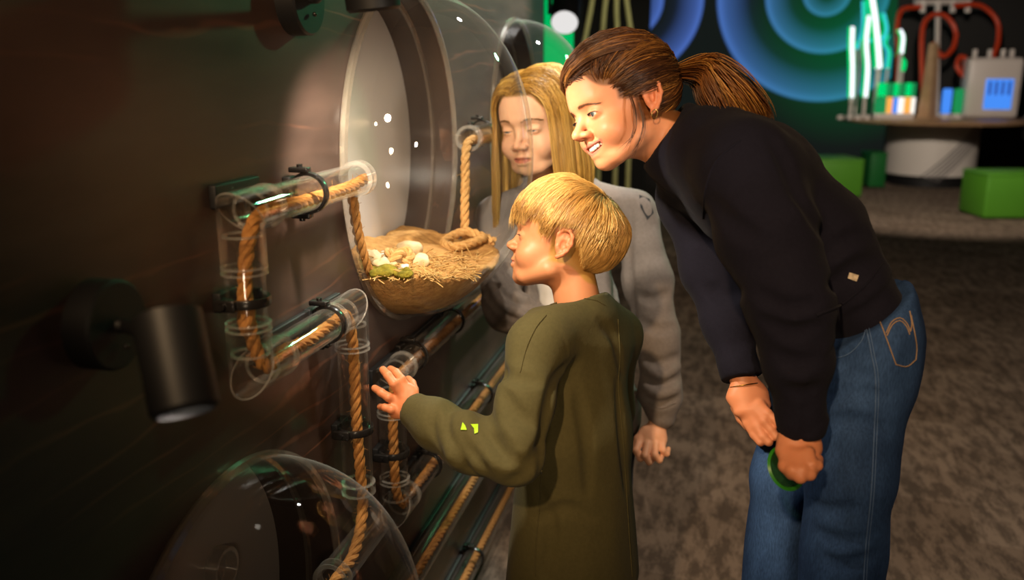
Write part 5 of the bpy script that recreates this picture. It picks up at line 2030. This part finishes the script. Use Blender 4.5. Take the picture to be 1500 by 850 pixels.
leftB = nrm(CR * -.64 - A(-sy_, cy_, 0) * .77)       # towards his left shoulder
foreB = nrm(np.cross(leftB, A(0, 0, 1)))              # the way his chest faces
shirt = Body()
N0 = P(849, 440, 1.55)
B1, B2 = P(846, 500, 1.555), P(842, 640, 1.555)
B3 = B2 * A(1, 1, 0) + A(0, 0, P(835, 868, 1.56)[2])
shirt.add(ECap(P(848, 478, 1.555), B1, leftB, (.090, .052), (.112, .070)), 0)
shirt.add(ECap(B1, B2, leftB, (.112, .070), (.116, .082)), .03)
shirt.add(ECap(B2, B3, leftB, (.118, .086), (.138, .114)), .03)
# shoulders
SL = P(787, 506, 1.445); SRr = P(904, 490, 1.66)
shirt.add(Cap(P(832, 462, 1.52), SL, .036, .044), .05)
shirt.add(Cap(P(868, 458, 1.58), SRr, .036, .042), .05)
# near (left) arm reaching to the pipe
EL, WL = P(752, 668, 1.355), P(609, 603, 1.475)
armB = [SL, P(770, 590, 1.395), EL, P(690, 650, 1.395), P(640, 622, 1.445), WL]
shirt.chain(armB[:3], [.046, .044, .044], .03)
shirt.chain(armB[2:], [.044, .046, .040, .031], .02)
# right arm, forward in front of him
ER = P(896, 600, 1.70); WR = P(872, 690, 1.74)
shirt.chain([SRr, ER, WR], [.042, .038, .030], .03)
# neckband
cb_ = P(847, 436, 1.553)
nb_ax = nrm(N0 - P(838, 395, 1.55))
shirt.add(ECap(cb_, P(849, 462, 1.555), leftB, (.050, .050), (.070, .056)), .02)
shirt.cut(Half(P(846, 437, 1.553), -nb_ax), .003)
shirt.sub(ECap(P(842, 405, 1.553), P(847, 441, 1.553), leftB, (.046, .046)), .003)
# cuff end and hem
cax = nrm(WL - armB[4])
class CuffCut:
    lo = A(-1e3,) * 3; hi = A(1e3,) * 3
    def __call__(s, p):
        far = np.linalg.norm(p - WL, axis=-1) - .09
        return np.minimum(np.maximum((p - WL - cax * .010) @ cax, -.2), 1) * (far < 0) + np.where(far < 0, 0, -.2)
shirt.cut(CuffCut(), .003)
shirt.cut(Half(A(0, 0, B3[2] - .02), (0, 0, -1)), .006)
shirt.disp(cloth_wrinkle(23, 13, .0030, A(0, 0, 1), .45))
for pix, d in [([(832, 535), (812, 560), (800, 620), (792, 690)], .004), ([(845, 530), (826, 560), (822, 590)], .003), ([(792, 640), (775, 690), (745, 706)], .003),
               ([(690, 610), (700, 640), (735, 668)], .007), ([(672, 622), (684, 652), (712, 680)], .007), ([(655, 600), (660, 640), (690, 690)], .007), ([(706, 602), (722, 635), (750, 660)], .006), ([(716, 640), (736, 668), (768, 680)], .005),
               ([(735, 570), (752, 600), (775, 620)], .0035), ([(640, 604), (640, 630), (652, 662)], .003), ([(725, 540), (745, 552), (790, 560)], .003),
               ([(792, 720), (808, 780), (800, 845)], .003), ([(842, 560), (858, 640), (862, 720)], .002), ([(905, 560), (912, 640), (918, 720)], .003), ([(786, 760), (830, 745), (868, 760)], .002),
               ([(880, 470), (902, 500), (912, 548)], .002)]:
    shirt.fold(pix, d, .011, .012)
for pix in [([(664, 612), (676, 648), (704, 690)]), ([(682, 606), (694, 642), (728, 676)]), ([(648, 604), (650, 640), (668, 680)])]:
    shirt.ridge(pix, .003)
bsv, bsf = shirt.mesh(.0045)
M['olive'] = principled('olive_jersey', hexc('#4b4529'), .85, spec=.15, sheen=.03, noise=(160, .4, hexc('#3f3a20')), bump=(500, .35, .0010), bumps=[(45, .25, .003)])
M['lime'] = principled('lime_print', hexc('#a6d41c'), .6, noise=(60, .2, hexc('#8fbe14')))
M['trouser_b'] = principled('dark_trousers', (.018, .017, .018), .85, noise=(90, .3, (.03, .028, .03)), bump=(200, .3, .002))
trou = Body()
hipB = B3 + A(0, 0, .08)
for s in (1, -1):
    t0_ = hipB + leftB * s * .050 + foreB * .01
    t1_ = A(t0_[0], t0_[1], .34) + leftB * s * .01 + foreB * .02
    t2_ = A(t0_[0], t0_[1], .055) + leftB * s * .015
    trou.add(ECap(t0_, t1_, leftB, (.058, .060), (.054, .056)), .02 if s < 0 else 0)
    trou.add(ECap(t1_, t2_, leftB, (.054, .056), (.050, .053)), .02)
trou.cut(Half(A(0, 0, .03), (0, 0, -1)), .003)
trou.disp(cloth_wrinkle(31, 16, .003, A(0, 0, 1), 1.4))
tv, tf = trou.mesh(.008)

# left hand spread over the elbow of the pipe
wr = P(607, 604, 1.475)
kn_ = [(592, 590, 1.487), (588, 588, 1.487)]
pal = [(wr, P(592, 590, 1.487), camdir(.55, .83, 0), (.021, .013), (.027, .012)), (P(592, 590, 1.487), P(586, 584, 1.490), camdir(.55, .83, 0), (.027, .012), (.029, .011))]
fin = [(pp((597, 572, 1.487), (588, 556, 1.487), (580, 546, 1.497), (572, 541, 1.515)), [.0082, .0076, .0072, .0064]),
       (pp((587, 577, 1.483), (577, 562, 1.475), (568, 550, 1.480), (561, 542, 1.497)), [.0086, .0080, .0074, .0066]),
       (pp((581, 589, 1.487), (569, 582, 1.478), (558, 575, 1.483), (549, 569, 1.497)), [.0082, .0076, .0070, .0062]),
       (pp((583, 602, 1.487), (573, 600, 1.475), (564, 597, 1.478), (557, 596, 1.493)), [.0076, .0070, .0064, .0056]),
       (pp((604, 588, 1.490), (606, 572, 1.507), (603, 562, 1.525), (598, 556, 1.539)), [.0092, .0086, .0080, .0068])]
_, bh = hand_mesh(pal, fin, .0014, .007)
# right hand resting forward
wr2 = WR + nrm(WR - ER) * .01
d2 = nrm(WR - ER)
s2 = nrm(np.cross(d2, CV)); 
pal = [(wr2, wr2 + d2 * .045, s2, (.019, .013), (.027, .012))]
fin = []
for j, (o_, L) in enumerate([(-.020, .040), (-.007, .046), (.007, .044), (.020, .036)]):
    a_ = wr2 + d2 * .052 + s2 * o_
    fin.append(([a_, a_ + d2 * L * .5 + CV * .004, a_ + d2 * L * .85 + CV * .014, a_ + d2 * L + CV * .022], [.0080, .0074, .0068, .0060]))
a_ = wr2 + d2 * .012 - s2 * .020
fin.append(([a_, a_ + d2 * .014 - s2 * .018, a_ + d2 * .032 - s2 * .024, a_ + d2 * .044 - s2 * .022], [.0088, .0082, .0076, .0066]))
_, bh2 = hand_mesh(pal, fin, .0016, .007)
bb = Body()
bb.add(ECap(P(848, 462, 1.555), B3, leftB, (.055, .035), (.095, .07)), 0)
bb.chain(armB, [.028, .028, .026, .026, .022, .018], .02)
bb.chain([SRr, ER, WR], [.028, .025, .019], .02)
bbv, bbf = bb.mesh(.008)
tintb = lambda v: np.repeat(np.asarray(SKIN_B)[None] * A(1, .86, .80), len(v), 0)
allv, allf = join([head_B[:2], bh, bh2, (bbv, bbf)])
allc = np.vstack([head_B[2], tintb(bh[0]), tintb(bh2[0]), tintb(bbv)])
rootB = empty('person', A(B2[0], B2[1], 0), 'blond boy in olive green shirt seen from behind, hand on a clear pipe', 'person', 'people at the domes')
mesh_obj('body', allv, allf, M['skin_b'], rootB, True, allc)
sh_o = mesh_obj('shirt', bsv, bsf, M['olive'], rootB)
mesh_obj('trousers', tv, tf, M['trouser_b'], rootB)
eyes(frB, rootB, (-.05, .96, -.25), (.12, .16, .18))
brows(frB, rootB, hexc('#a57d48'), 50, .001, .0005, hb)
lashes(frB, rootB, .2)
for s in (1, -1):
    sb = Body()
    a = A(*(hipB + leftB * s * .07)[:2], .045) - foreB * .03
    sb.add(ECap(a, a + foreB * .13 - A(0, 0, .008), leftB, (.034, .038), (.036, .028)), 0)
    sb.cut(Half((0, 0, .004), (0, 0, -1)), .003)
    v, f = sb.mesh(.006)
    mesh_obj('shoe', v, f, M['shoe'], rootB)
# seams and print
stitch([(800, 462), (785, 480), (771, 510), (762, 545)], 'olive', sh_o, .0013, .0002, 'sleeve_seam', shirt)
stitch([(905, 468), (908, 520), (906, 570), (914, 660), (920, 760), (926, 845)], 'olive', sh_o, .0012, .0002, 'back_seam', shirt)
stitch([(806, 447), (825, 441), (848, 438), (872, 440), (886, 447)], 'olive', sh_o, .0014, .0002, 'neck_seam', shirt)
stitch([(793, 690), (790, 745), (785, 800), (784, 845)], 'olive', sh_o, .0012, .0002, 'side_seam', shirt)
def decal(pix, body, mat, parent, name, lift=.0010):
    q = [body.hit(x, y, lift) for x, y in pix]
    n = len(q)
    q2 = [p + nrm(CO - p) * .0007 for p in q]
    return mesh_obj(name, np.array(q + q2), [tuple(range(n - 1, -1, -1)), tuple(range(n, 2 * n))] + [(i, (i + 1) % n, n + (i + 1) % n, n + i) for i in range(n)], M[mat], parent, False)
decal([(678, 619), (682, 624), (684, 630), (675, 630)], shirt, 'lime', sh_o, 'lime_mark')
decal([(689, 622), (700, 622), (700, 634), (695, 636), (694, 628)], shirt, 'lime', sh_o, 'lime_mark')

# ---- hair : short, falling from a crown at the back of the head
def crop_hair(fr, kz, N, crown, L0, front, seed, base, light, dark, K=12):
    r_ = np.random.default_rng(seed)
    cw = nrm((crown - SKC) / SKR)
    # roots on the unit sphere of the skull
    out_p, cl = [], []
    d = r_.normal(size=(N * 6, 3)); d = nrm1(d)
    p = SKC + d * SKR
    hm = hairline_std(p, front)
    edge = np.exp(-((p[:, 2] - front) / .02) ** 2) * (p[:, 1] > .03)
    ok = (hm > .5) & (p[:, 2] > -.064 + .02 * (np.abs(p[:, 0]) > .05))
    d = d[ok][:N]
    n = len(d)
    tang0 = d - cw * (d @ cw)[:, None]
    swirl = np.cross(np.broadcast_to(cw, d.shape), tang0)
    polar = np.arccos(np.clip(d @ cw, -1, 1))
    L = L0 * r_.uniform(.75, 1.15, n)
    p = SKC + d * SKR
    # shorter round the ears and nape, longer over the forehead
    L = L * np.where(p[:, 1] > .02, 1.12, .9) * np.where(p[:, 2] < .0, .55, 1.0)
    pts = np.empty((n, K, 3))
    cur = d.copy()
    lum = vnoise(np.stack([np.arctan2(swirl @ A(1, 0, 0), tang0 @ A(0, 1, 0)) * 7, polar * 3, np.zeros(n)], 1), seed)
    fold_ = vnoise(np.stack([d[:, 0] * 13, d[:, 1] * 13, d[:, 2] * 6], 1), seed + 3)
    jit = r_.normal(size=(n, 3)) * .05 + .10 * np.stack([vnoise(d * 9, 5), vnoise(d * 9, 6), vnoise(d * 9, 7)], 1)
    step = (L / (K - 1) / .085)[:, None]
    for k in range(K):
        q = k / (K - 1)
        off = .0015 + (.027 + .003 * fold_) * np.sin(min(1, q * 1.5 + .08) * PI * .5) * np.clip(polar / .5, .45, 1) * (1 - .78 * q * q) + .0012 * r_.uniform(size=n) * q
        low = sm(-.01, -.05, (SKC + cur * SKR)[:, 2])
        off = off * (1 - .55 * low)
        pts[:, k] = skull_out(SKC + cur * SKR, off)
        t = cur - cw * (cur @ cw)[:, None]
        t = nrm1(t)
        sw = np.cross(np.broadcast_to(cw, cur.shape), t)
        v = t - cw[None] * np.sqrt(np.maximum(1 - (cur @ cw)[:, None] ** 2, 0)) * 0
        # direction of growing polar angle
        v = nrm1(np.cross(np.cross(np.broadcast_to(cw, cur.shape), cur), cur)) * 1.0
        v = v * np.sign((v * -cw).sum(-1, keepdims=True) + 1e-9)
        v = v + sw * .28 + jit + np.array([0, 0, -.25])[None] * (polar > .9)[:, None]
        v = v - cur * (v * cur).sum(-1, keepdims=True)
        cur = nrm1(cur + nrm1(v) * step)
    # trim what would hang over face, ear or neck
    def lim(y):
        return np.where(y > .070, .036, np.where(y > .054, .046, np.where(y > .016, .018 + .03 * sm(.035, .054, y), np.where(y > -.030, .037, -.056 + .080 * sm(-.060, -.030, y)))))
    bad = pts[:, :, 2] < (lim(pts[:, :, 1]) + r_.normal(size=(n, 1)) * .006 - .002 + (.010 * vnoise(d * 16, 9))[:, None])
    first = np.where(bad.any(1), bad.argmax(1), K)
    keep = first > 3
    q_ = np.linspace(0, 1, K)
    for i in range(n):
        if keep[i] and first[i] < K:
            e_ = np.linspace(0, first[i] - 1, K)
            for c in range(3): pts[i, :, c] = np.interp(e_, np.arange(K), pts[i, :, c])
    pts, lum, n = pts[keep], lum[keep], int(keep.sum())
    clump = np.clip(.5 + .40 * lum + r_.normal(size=n) * .10, 0, 1)
    return fr.w(kidz(pts, kz)), hcols(n, base, light, dark, clump)


crownB = A(-.012, -.058, .108)
pa, hc = crop_hair(frB, kB, 14000, crownB, .105, .070, 77, hexc('#c19048'), hexc('#e4bd74'), hexc('#7f5822'))
strands('hair', pa, rng.uniform(.00032, .0006, len(pa)), hc, M['hair'], rootB)

P = P0
# ================================================================= the girl
P = lambda x, y, D: P0(x, y, D * 1.235)
GS = 1.1
SKIN_G = hexc('#e6b897')
M['skin_g'] = skin_mat('skin_girl', SKIN_G)
fwdG = camdir(-.50, -.30, -.81)
frG = Frame(P(789, 189, 1.74), fwdG, camdir(-.14, .95, -.3), 1.10)
kG = .92
hb = head_body(kid=True, lids=.12, mouth_open=.0035)
neck_lo = frG.l(P(806, 292, 1.80)); neck_lo[2] /= kG
hb.add(ECap((0, -.022, -.035), neck_lo, (1, 0, 0), (.040, .044), (.040, .044)), .022)
hv, hf = hb.mesh(.0021)
hcol = head_cols(hv, SKIN_G, A(*hexc('#8d6a34')), lambda v: hairline_std(v, .080), 0, lip=hexc('#bd6f5c'), blush=.4)
head_G = (frG.w(kidz(hv, kG)), hf, hcol)

facG = nrm(A(-sy_, cy_, 0) * -.86 + CR * -.5)
leftG = np.cross(A(0, 0, 1), facG)
hood = Body()
G0, G1, G2 = P(818, 330, 1.80), P(828, 470, 1.78), P(858, 612, 1.76)
hood.add(ECap(G0, G1, leftG, (0.1344, .069), (.132, .084)), 0)
hood.add(ECap(G1, G2, leftG, (0.1322, .084), (.146, .095)), .03)
SLg, SRg = P(928, 312, 1.72), P(728, 318, 1.80)
hood.add(Cap(P(850, 290, 1.79), SLg, .051, .049), .04)
hood.add(Cap(P(790, 290, 1.80), SRg, .051, .049), .04)
aLg = [SLg, P(950, 410, 1.70), P(962, 500, 1.675), P(968, 575, 1.66), P(968, 612, 1.655)]
hood.chain(aLg, [.053, .052, .050, .045, .031], .03)
aRg = [SRg, P(732, 390, 1.76), P(742, 452, 1.70), P(796, 480, 1.70), P(815, 500, 1.71)]
hood.chain(aRg, [.050, .052, .052, .043, .034], .025)
# hood lying round the neck
for i in range(14):
    a0, a1 = [2 * PI * (j / 14) for j in (i, i + 1)]
    q = [P(818, 285, 1.80) + leftG * .078 * math.cos(a) + facG * .058 * math.sin(a) + A(0, 0, -.022 * math.sin(a) + .01) for a in (a0, a1)]
    if math.sin((a0 + a1) / 2) > .9: continue
    hood.add(Cap(q[0], q[1], .024), .015)
hood.cut(Half(A(0, 0, G2[2] - .02), (0, 0, -1)), .006)
# open front of the hoodie
hood.disp(cloth_wrinkle(43, 17, .0032, A(0, 0, 1), 1.3))
for pix, d in [([(712, 420), (728, 452), (760, 470)], .005), ([(718, 400), (740, 436), (775, 452)], .005), ([(728, 380), (752, 416), (785, 430)], .004), ([(708, 446), (725, 470), (748, 478)], .004),
               ([(940, 470), (962, 484), (988, 478)], .004), ([(942, 520), (966, 534), (994, 522)], .005), ([(944, 552), (968, 566), (996, 552)], .005), ([(946, 582), (968, 592), (992, 582)], .004), ([(934, 430), (955, 440), (980, 430)], .003),
               ([(925, 300), (920, 380), (928, 470), (932, 560)], .005), ([(900, 420), (908, 520), (915, 600)], .003)]:
    hood.fold(pix, d)
for pix in [([(715, 410), (734, 444), (768, 461)]), ([(722, 390), (746, 426), (780, 441)]), ([(943, 537), (967, 550), (995, 537)]), ([(945, 568), (968, 579), (994, 567)])]:
    hood.ridge(pix, .003, .007)
gv, gf = hood.mesh(.005)
M['grey_fleece'] = principled('grey_fleece', hexc('#7b736f'), .92, spec=.12, sheen=.05, noise=(140, .5, hexc('#6b6561')), bump=(450, .5, .0014), bumps=[(60, .2, .003)])
M['white_tee'] = principled('white_tee', hexc('#d8d4cf'), .9, spec=.15, noise=(60, .2, hexc('#c4bfb8')), bump=(300, .3, .001))
M['trouser_g'] = principled('navy_trousers', hexc('#1c2233'), .85, noise=(90, .4, hexc('#121623')), bump=(250, .3, .002))
M['dark_trim'] = principled('dark_patch', hexc('#23262b'), .8, noise=(80, .3, hexc('#15171a')), bump=(200, .2, .001))
trou = Body()
hipG = G2 + A(0, 0, .02)
for s in (1, -1):
    t0_ = hipG + leftG * s * .068
    t1_ = A(t0_[0], t0_[1], .40) + leftG * s * .0
    t2_ = A(t0_[0], t0_[1], .055)
    trou.add(ECap(t0_, t1_, leftG, (.066, .078), (.052, .056)), .02 if s < 0 else 0)
    trou.add(ECap(t1_, t2_, leftG, (.052, .056), (.048, .052)), .02)
trou.cut(Half(A(0, 0, .03), (0, 0, -1)), .003)
trou.disp(cloth_wrinkle(51, 16, .003, A(0, 0, 1), 1.4))
tgv, tgf = trou.mesh(.008)

# her left hand: loose fist below the cuff
wr = P(966, 612, 1.655)
pal = [(wr, P(958, 640, 1.645), CR, (.019, .016), (.027, .018)), (P(958, 640, 1.645), P(954, 650, 1.640), CR, (.027, .018), (.028, .017))]
fin = [(pp((937, 645, 1.640), (932, 660, 1.625), (938, 672, 1.625), (946, 668, 1.640)), [.0086, .0082, .0076, .0066]),
       (pp((948, 652, 1.628), (945, 668, 1.615), (951, 677, 1.618), (958, 671, 1.635)), [.0090, .0084, .0078, .0068]),
       (pp((960, 652, 1.628), (959, 667, 1.615), (966, 674, 1.618), (970, 667, 1.635)), [.0086, .0080, .0074, .0064]),
       (pp((970, 648, 1.635), (971, 660, 1.625), (977, 665, 1.628), (979, 658, 1.642)), [.0076, .0070, .0064, .0056]),
       (pp((945, 630, 1.648), (934, 643, 1.645), (930, 655, 1.640), (936, 664, 1.630)), [.0098, .0090, .0082, .0070])]
_, gh = hand_mesh(pal, fin, .0015, .007)
# her right hand, up by the dome behind the boy
wr2 = aRg[-1]; d2 = nrm(camdir(.55, -.8, .1)); s2 = nrm(np.cross(d2, CV))
pal = [(wr2, wr2 + d2 * .05, s2, (.019, .014), (.028, .013))]
fin = []
for o_, L in [(-.021, .046), (-.007, .054), (.007, .051), (.021, .040)]:
    a_ = wr2 + d2 * .056 + s2 * o_
    fin.append(([a_, a_ + d2 * L * .5 - CV * .002, a_ + d2 * L * .85 - CV * .010, a_ + d2 * L - CV * .018], [.0084, .0078, .0072, .0062]))
a_ = wr2 + d2 * .012 - s2 * .020
fin.append(([a_, a_ + d2 * .014 - s2 * .018, a_ + d2 * .034 - s2 * .026, a_ + d2 * .048 - s2 * .024], [.0092, .0086, .0078, .0066]))
_, gh2 = hand_mesh(pal, fin, .0016, .007)
gb = Body()
gb.add(ECap(P(815, 330, 1.80), G2, leftG, (.06, .04), (.09, .06)), 0)
gb.chain(aLg, [.028, .028, .026, .022, .018], .02)
gb.chain(aRg, [.028, .028, .026, .022, .019], .02)
gbv, gbf = gb.mesh(.008)
tintg = lambda v: np.repeat(np.asarray(SKIN_G)[None] * A(1, .86, .80), len(v), 0)
allv, allf = join([head_G[:2], gh, gh2, (gbv, gbf)])
allc = np.vstack([head_G[2], tintg(gh[0]), tintg(gh2[0]), tintg(gbv)])
rootG = empty('person', A(G2[0], G2[1], 0), 'girl with long fair hair in a grey hoodie looking down behind the dome', 'person', 'people at the domes')
mesh_obj('body', allv, allf, M['skin_g'], rootG, True, allc)
ho = mesh_obj('hoodie', gv, gf, M['grey_fleece'], rootG)
mesh_obj('trousers', tgv, tgf, M['trouser_g'], rootG)
eyes(frG, rootG, (.0, .90, -.42), (.14, .20, .24))
brows(frG, rootG, hexc('#8a6236'), 70, .001, .0005, hb)
lashes(frG, rootG, .14)
for s in (1, -1):
    sb = Body()
    a = A(*(hipG + leftG * s * .068)[:2], .045) - facG * .03
    sb.add(ECap(a, a + facG * .15 - A(0, 0, .008), leftG, (.036, .040), (.038, .028)), 0)
    sb.cut(Half((0, 0, .004), (0, 0, -1)), .003)
    v, f = sb.mesh(.006)
    mesh_obj('shoe', v, f, M['shoe'], rootG)
# white shirt in the open front, dark shoulder patch
fr_ = Body()
fr_.add(ECap(P(815, 350, 1.722), P(850, 560, 1.698), leftG, (.070, .022), (.066, .024)), 0)
fr_.disp(cloth_wrinkle(61, 20, .003))
v, f = fr_.mesh(.005)
mesh_obj('undershirt', v, f, M['white_tee'], rootG)
decal([(936, 286), (951, 292), (957, 312), (948, 322), (938, 304)], hood, 'dark_trim', ho, 'shoulder_patch', .0015)
stitch([(946, 590), (968, 598), (990, 590)], 'grey_fleece', ho, .002, .0002, 'cuff_seam', hood)

# ---- long hair, parted, hanging over the shoulders
N = 6500
r_ = np.random.default_rng(99)
K = 20
s = np.where(r_.uniform(size=N) < .5, 1, -1)
y0 = r_.uniform(-.085, .082, N)
ph = r_.uniform(0, .55, N) * (r_.uniform(size=N) < .5)
len_ = r_.uniform(.20, .34, N)
pts = np.empty((N, K, 3))
part = .016 + .003 * r_.normal(size=N)
gw = frG.R.T @ A(0, 0, -1)                       # straight down in head space
wv1 = vnoise(np.stack([y0 * 60, s * 4.0, ph * 6], 1), 7)
wv2 = vnoise(np.stack([y0 * 90 + 7, s * 3.0, ph * 4], 1), 8)
thick_ = r_.uniform(0, 1, N)
total = .17 + len_
for k in range(K):
    L = total * k / (K - 1)
    ang = ph + np.minimum(L, .155 * (1 - ph / 2.2)) / .080
    ang = np.minimum(ang, 1.72)
    hang = np.maximum(L - (1.72 - ph) * .080, 0)
    yy = y0 - .008 * np.sin(np.minimum(ang, 1.5)) * (y0 > 0.02) - .008 * ang
    yn = np.clip((yy - SKC[1]) / SKR[1], -.985, .985)
    rr = np.sqrt(1 - yn ** 2)
    # front locks start on the hairline, not on the face
    q = np.stack([s * np.sin(ang) * SKR[0] * rr + part * np.clip(1 - ang, 0, 1), yy, SKC[2] + np.cos(ang) * SKR[2] * rr], 1)
    off = .002 + (.010 + .007 * (s < 0) + .008 * thick_ + .003 * wv1) * np.clip(L / .06, .05, 1)
    q = skull_out(q, off)
    q = q + gw[None] * hang[:, None]
    q[:, 0] += s * (np.where(s > 0, -.008, .022) * np.clip(hang / .12, 0, 1) + .004 * wv2 * np.clip(hang / .08, 0, 1))
    q[:, 1] += (.006 * wv1 + .010 * (y0 > .03)) * np.clip(hang / .1, 0, 1)
    pts[:, k] = q
clump = np.clip(.45 + .42 * vnoise(np.stack([y0 * 55, s * 4.0, ph * 5], 1), 19) + r_.normal(size=N) * .18, 0, 1)
hc = hcols(N, hexc('#c09440'), hexc('#e8c874'), hexc('#76521f'), clump)
pw = frG.w(kidz(pts, 1.0))
strands('hair', pw, r_.uniform(.0005, .0009, N), hc, M['hair'], rootG)

P = P0
# ================================================================= camera
cam = bpy.data.cameras.new('camera')
cam.sensor_width = 36
cam.lens = F / 1500 * 36
cam.clip_start = .02
co = bpy.data.objects.new('camera', cam)
COL.objects.link(co)
co.location = CO
co.rotation_euler = (PI / 2 - PITCH, 0, YAW)
cam.dof.use_dof = True
cam.dof.focus_distance = 1.5
cam.dof.aperture_fstop = 2.8
SC.camera = co

# ================================================================= light
w = bpy.data.worlds.new('world')
SC.world = w
w.use_nodes = True
bg = w.node_tree.nodes['Background']
bg.inputs[0].default_value = (.9, .8, .7, 1)
bg.inputs[1].default_value = .012


def spot(name, loc, target, energy, col, size=60, blend=.5, radius=.03):
    l = bpy.data.lights.new(name, 'SPOT')
    l.energy = energy; l.color = col; l.spot_size = math.radians(size); l.spot_blend = blend; l.shadow_soft_size = radius
    o = bpy.data.objects.new(name, l)
    COL.objects.link(o)
    o.location = loc
    d = Vector(target) - Vector(loc)
    o.rotation_euler = d.to_track_quat('-Z', 'Y').to_euler()
    return o


WARM = (1.0, .66, .36)
WARM2 = (1.0, .74, .48)
spot('key_spot', (-.32, -1.0, 2.45), (-.22, 1.55, 1.16), 205, WARM, 31, .6, .05)
spot('fill_spot', (.40, -.95, 1.62), (-.08, 1.6, 1.02), 38, WARM2, 46, .8, .10)
spot('top_spot', (-.30, .55, 2.85), (-.40, 2.08, 1.27), 120, (1.0, .86, .68), 24, .6, .04)
spot('cord_fill_spot', (-.1, 5.2, 3.1), (-.6, 6.5, 1.9), 60, (1.0, .95, .7), 60, .6, .04)  # added to brighten the pale cords, no lamp hangs there
tl = nrm(k1 - k0)
spot('dome_spot', k1 + tl * .002, k1 + A(.04, .66, -.72), 24, (1.0, .86, .66), 112, .5, .02)
spot('low_spot', lc1 - nrm(lc1 - lc0) * .01, lc1 + (lc1 - lc0) + A(-.02, 0, 0), 6, (1.0, .85, .72), 100, .7, .015)
spot('plate_fill_spot', (.85, .15, 1.62), (-.68, 1.66, 1.20), 42, (1.0, .88, .74), 22, .7, .05)  # added fill for the back plate of the big dome, no fixture behind it
spot('sand_fill_spot', (-.05, -.20, .80), (-.42, 1.6, 1.02), 12, WARM2, 34, .8, .06)  # added low fill that lifts the dark underside of the sand
spot('far_spot', (.05, 3.3, 2.9), A(-.6, 2.40, 1.55), 380, (1.0, .97, .90), 38, .6, .05)
spot('green_wash', (1.2, 5.4, 2.9), (-.6, 2.75, 1.45), 170, (.2, 1.0, .42), 32, .6, .1)
spot('table_spot', (1.5, 6.6, 2.4), (2.2, 10.4, .6), 480, (1.0, .84, .68), 70, .6, .1)
spot('hall_spot', (1.3, 1.6, 3.2), (1.1, 3.8, 0), 280, (1.0, .82, .64), 95, .8, .15)

SC.view_settings.view_transform = 'Standard'
SC.view_settings.look = 'None'
SC.view_settings.gamma = 1
SC.view_settings.use_curve_mapping = False
SC.view_settings.exposure = 0.15
SC.cycles.max_bounces = 10
SC.cycles.diffuse_bounces = 3
SC.cycles.glossy_bounces = 4
SC.cycles.transmission_bounces = 4
SC.cycles.transparent_max_bounces = 40
SC.cycles.use_denoising = True
SC.cycles.caustics_reflective = False
SC.cycles.caustics_refractive = False
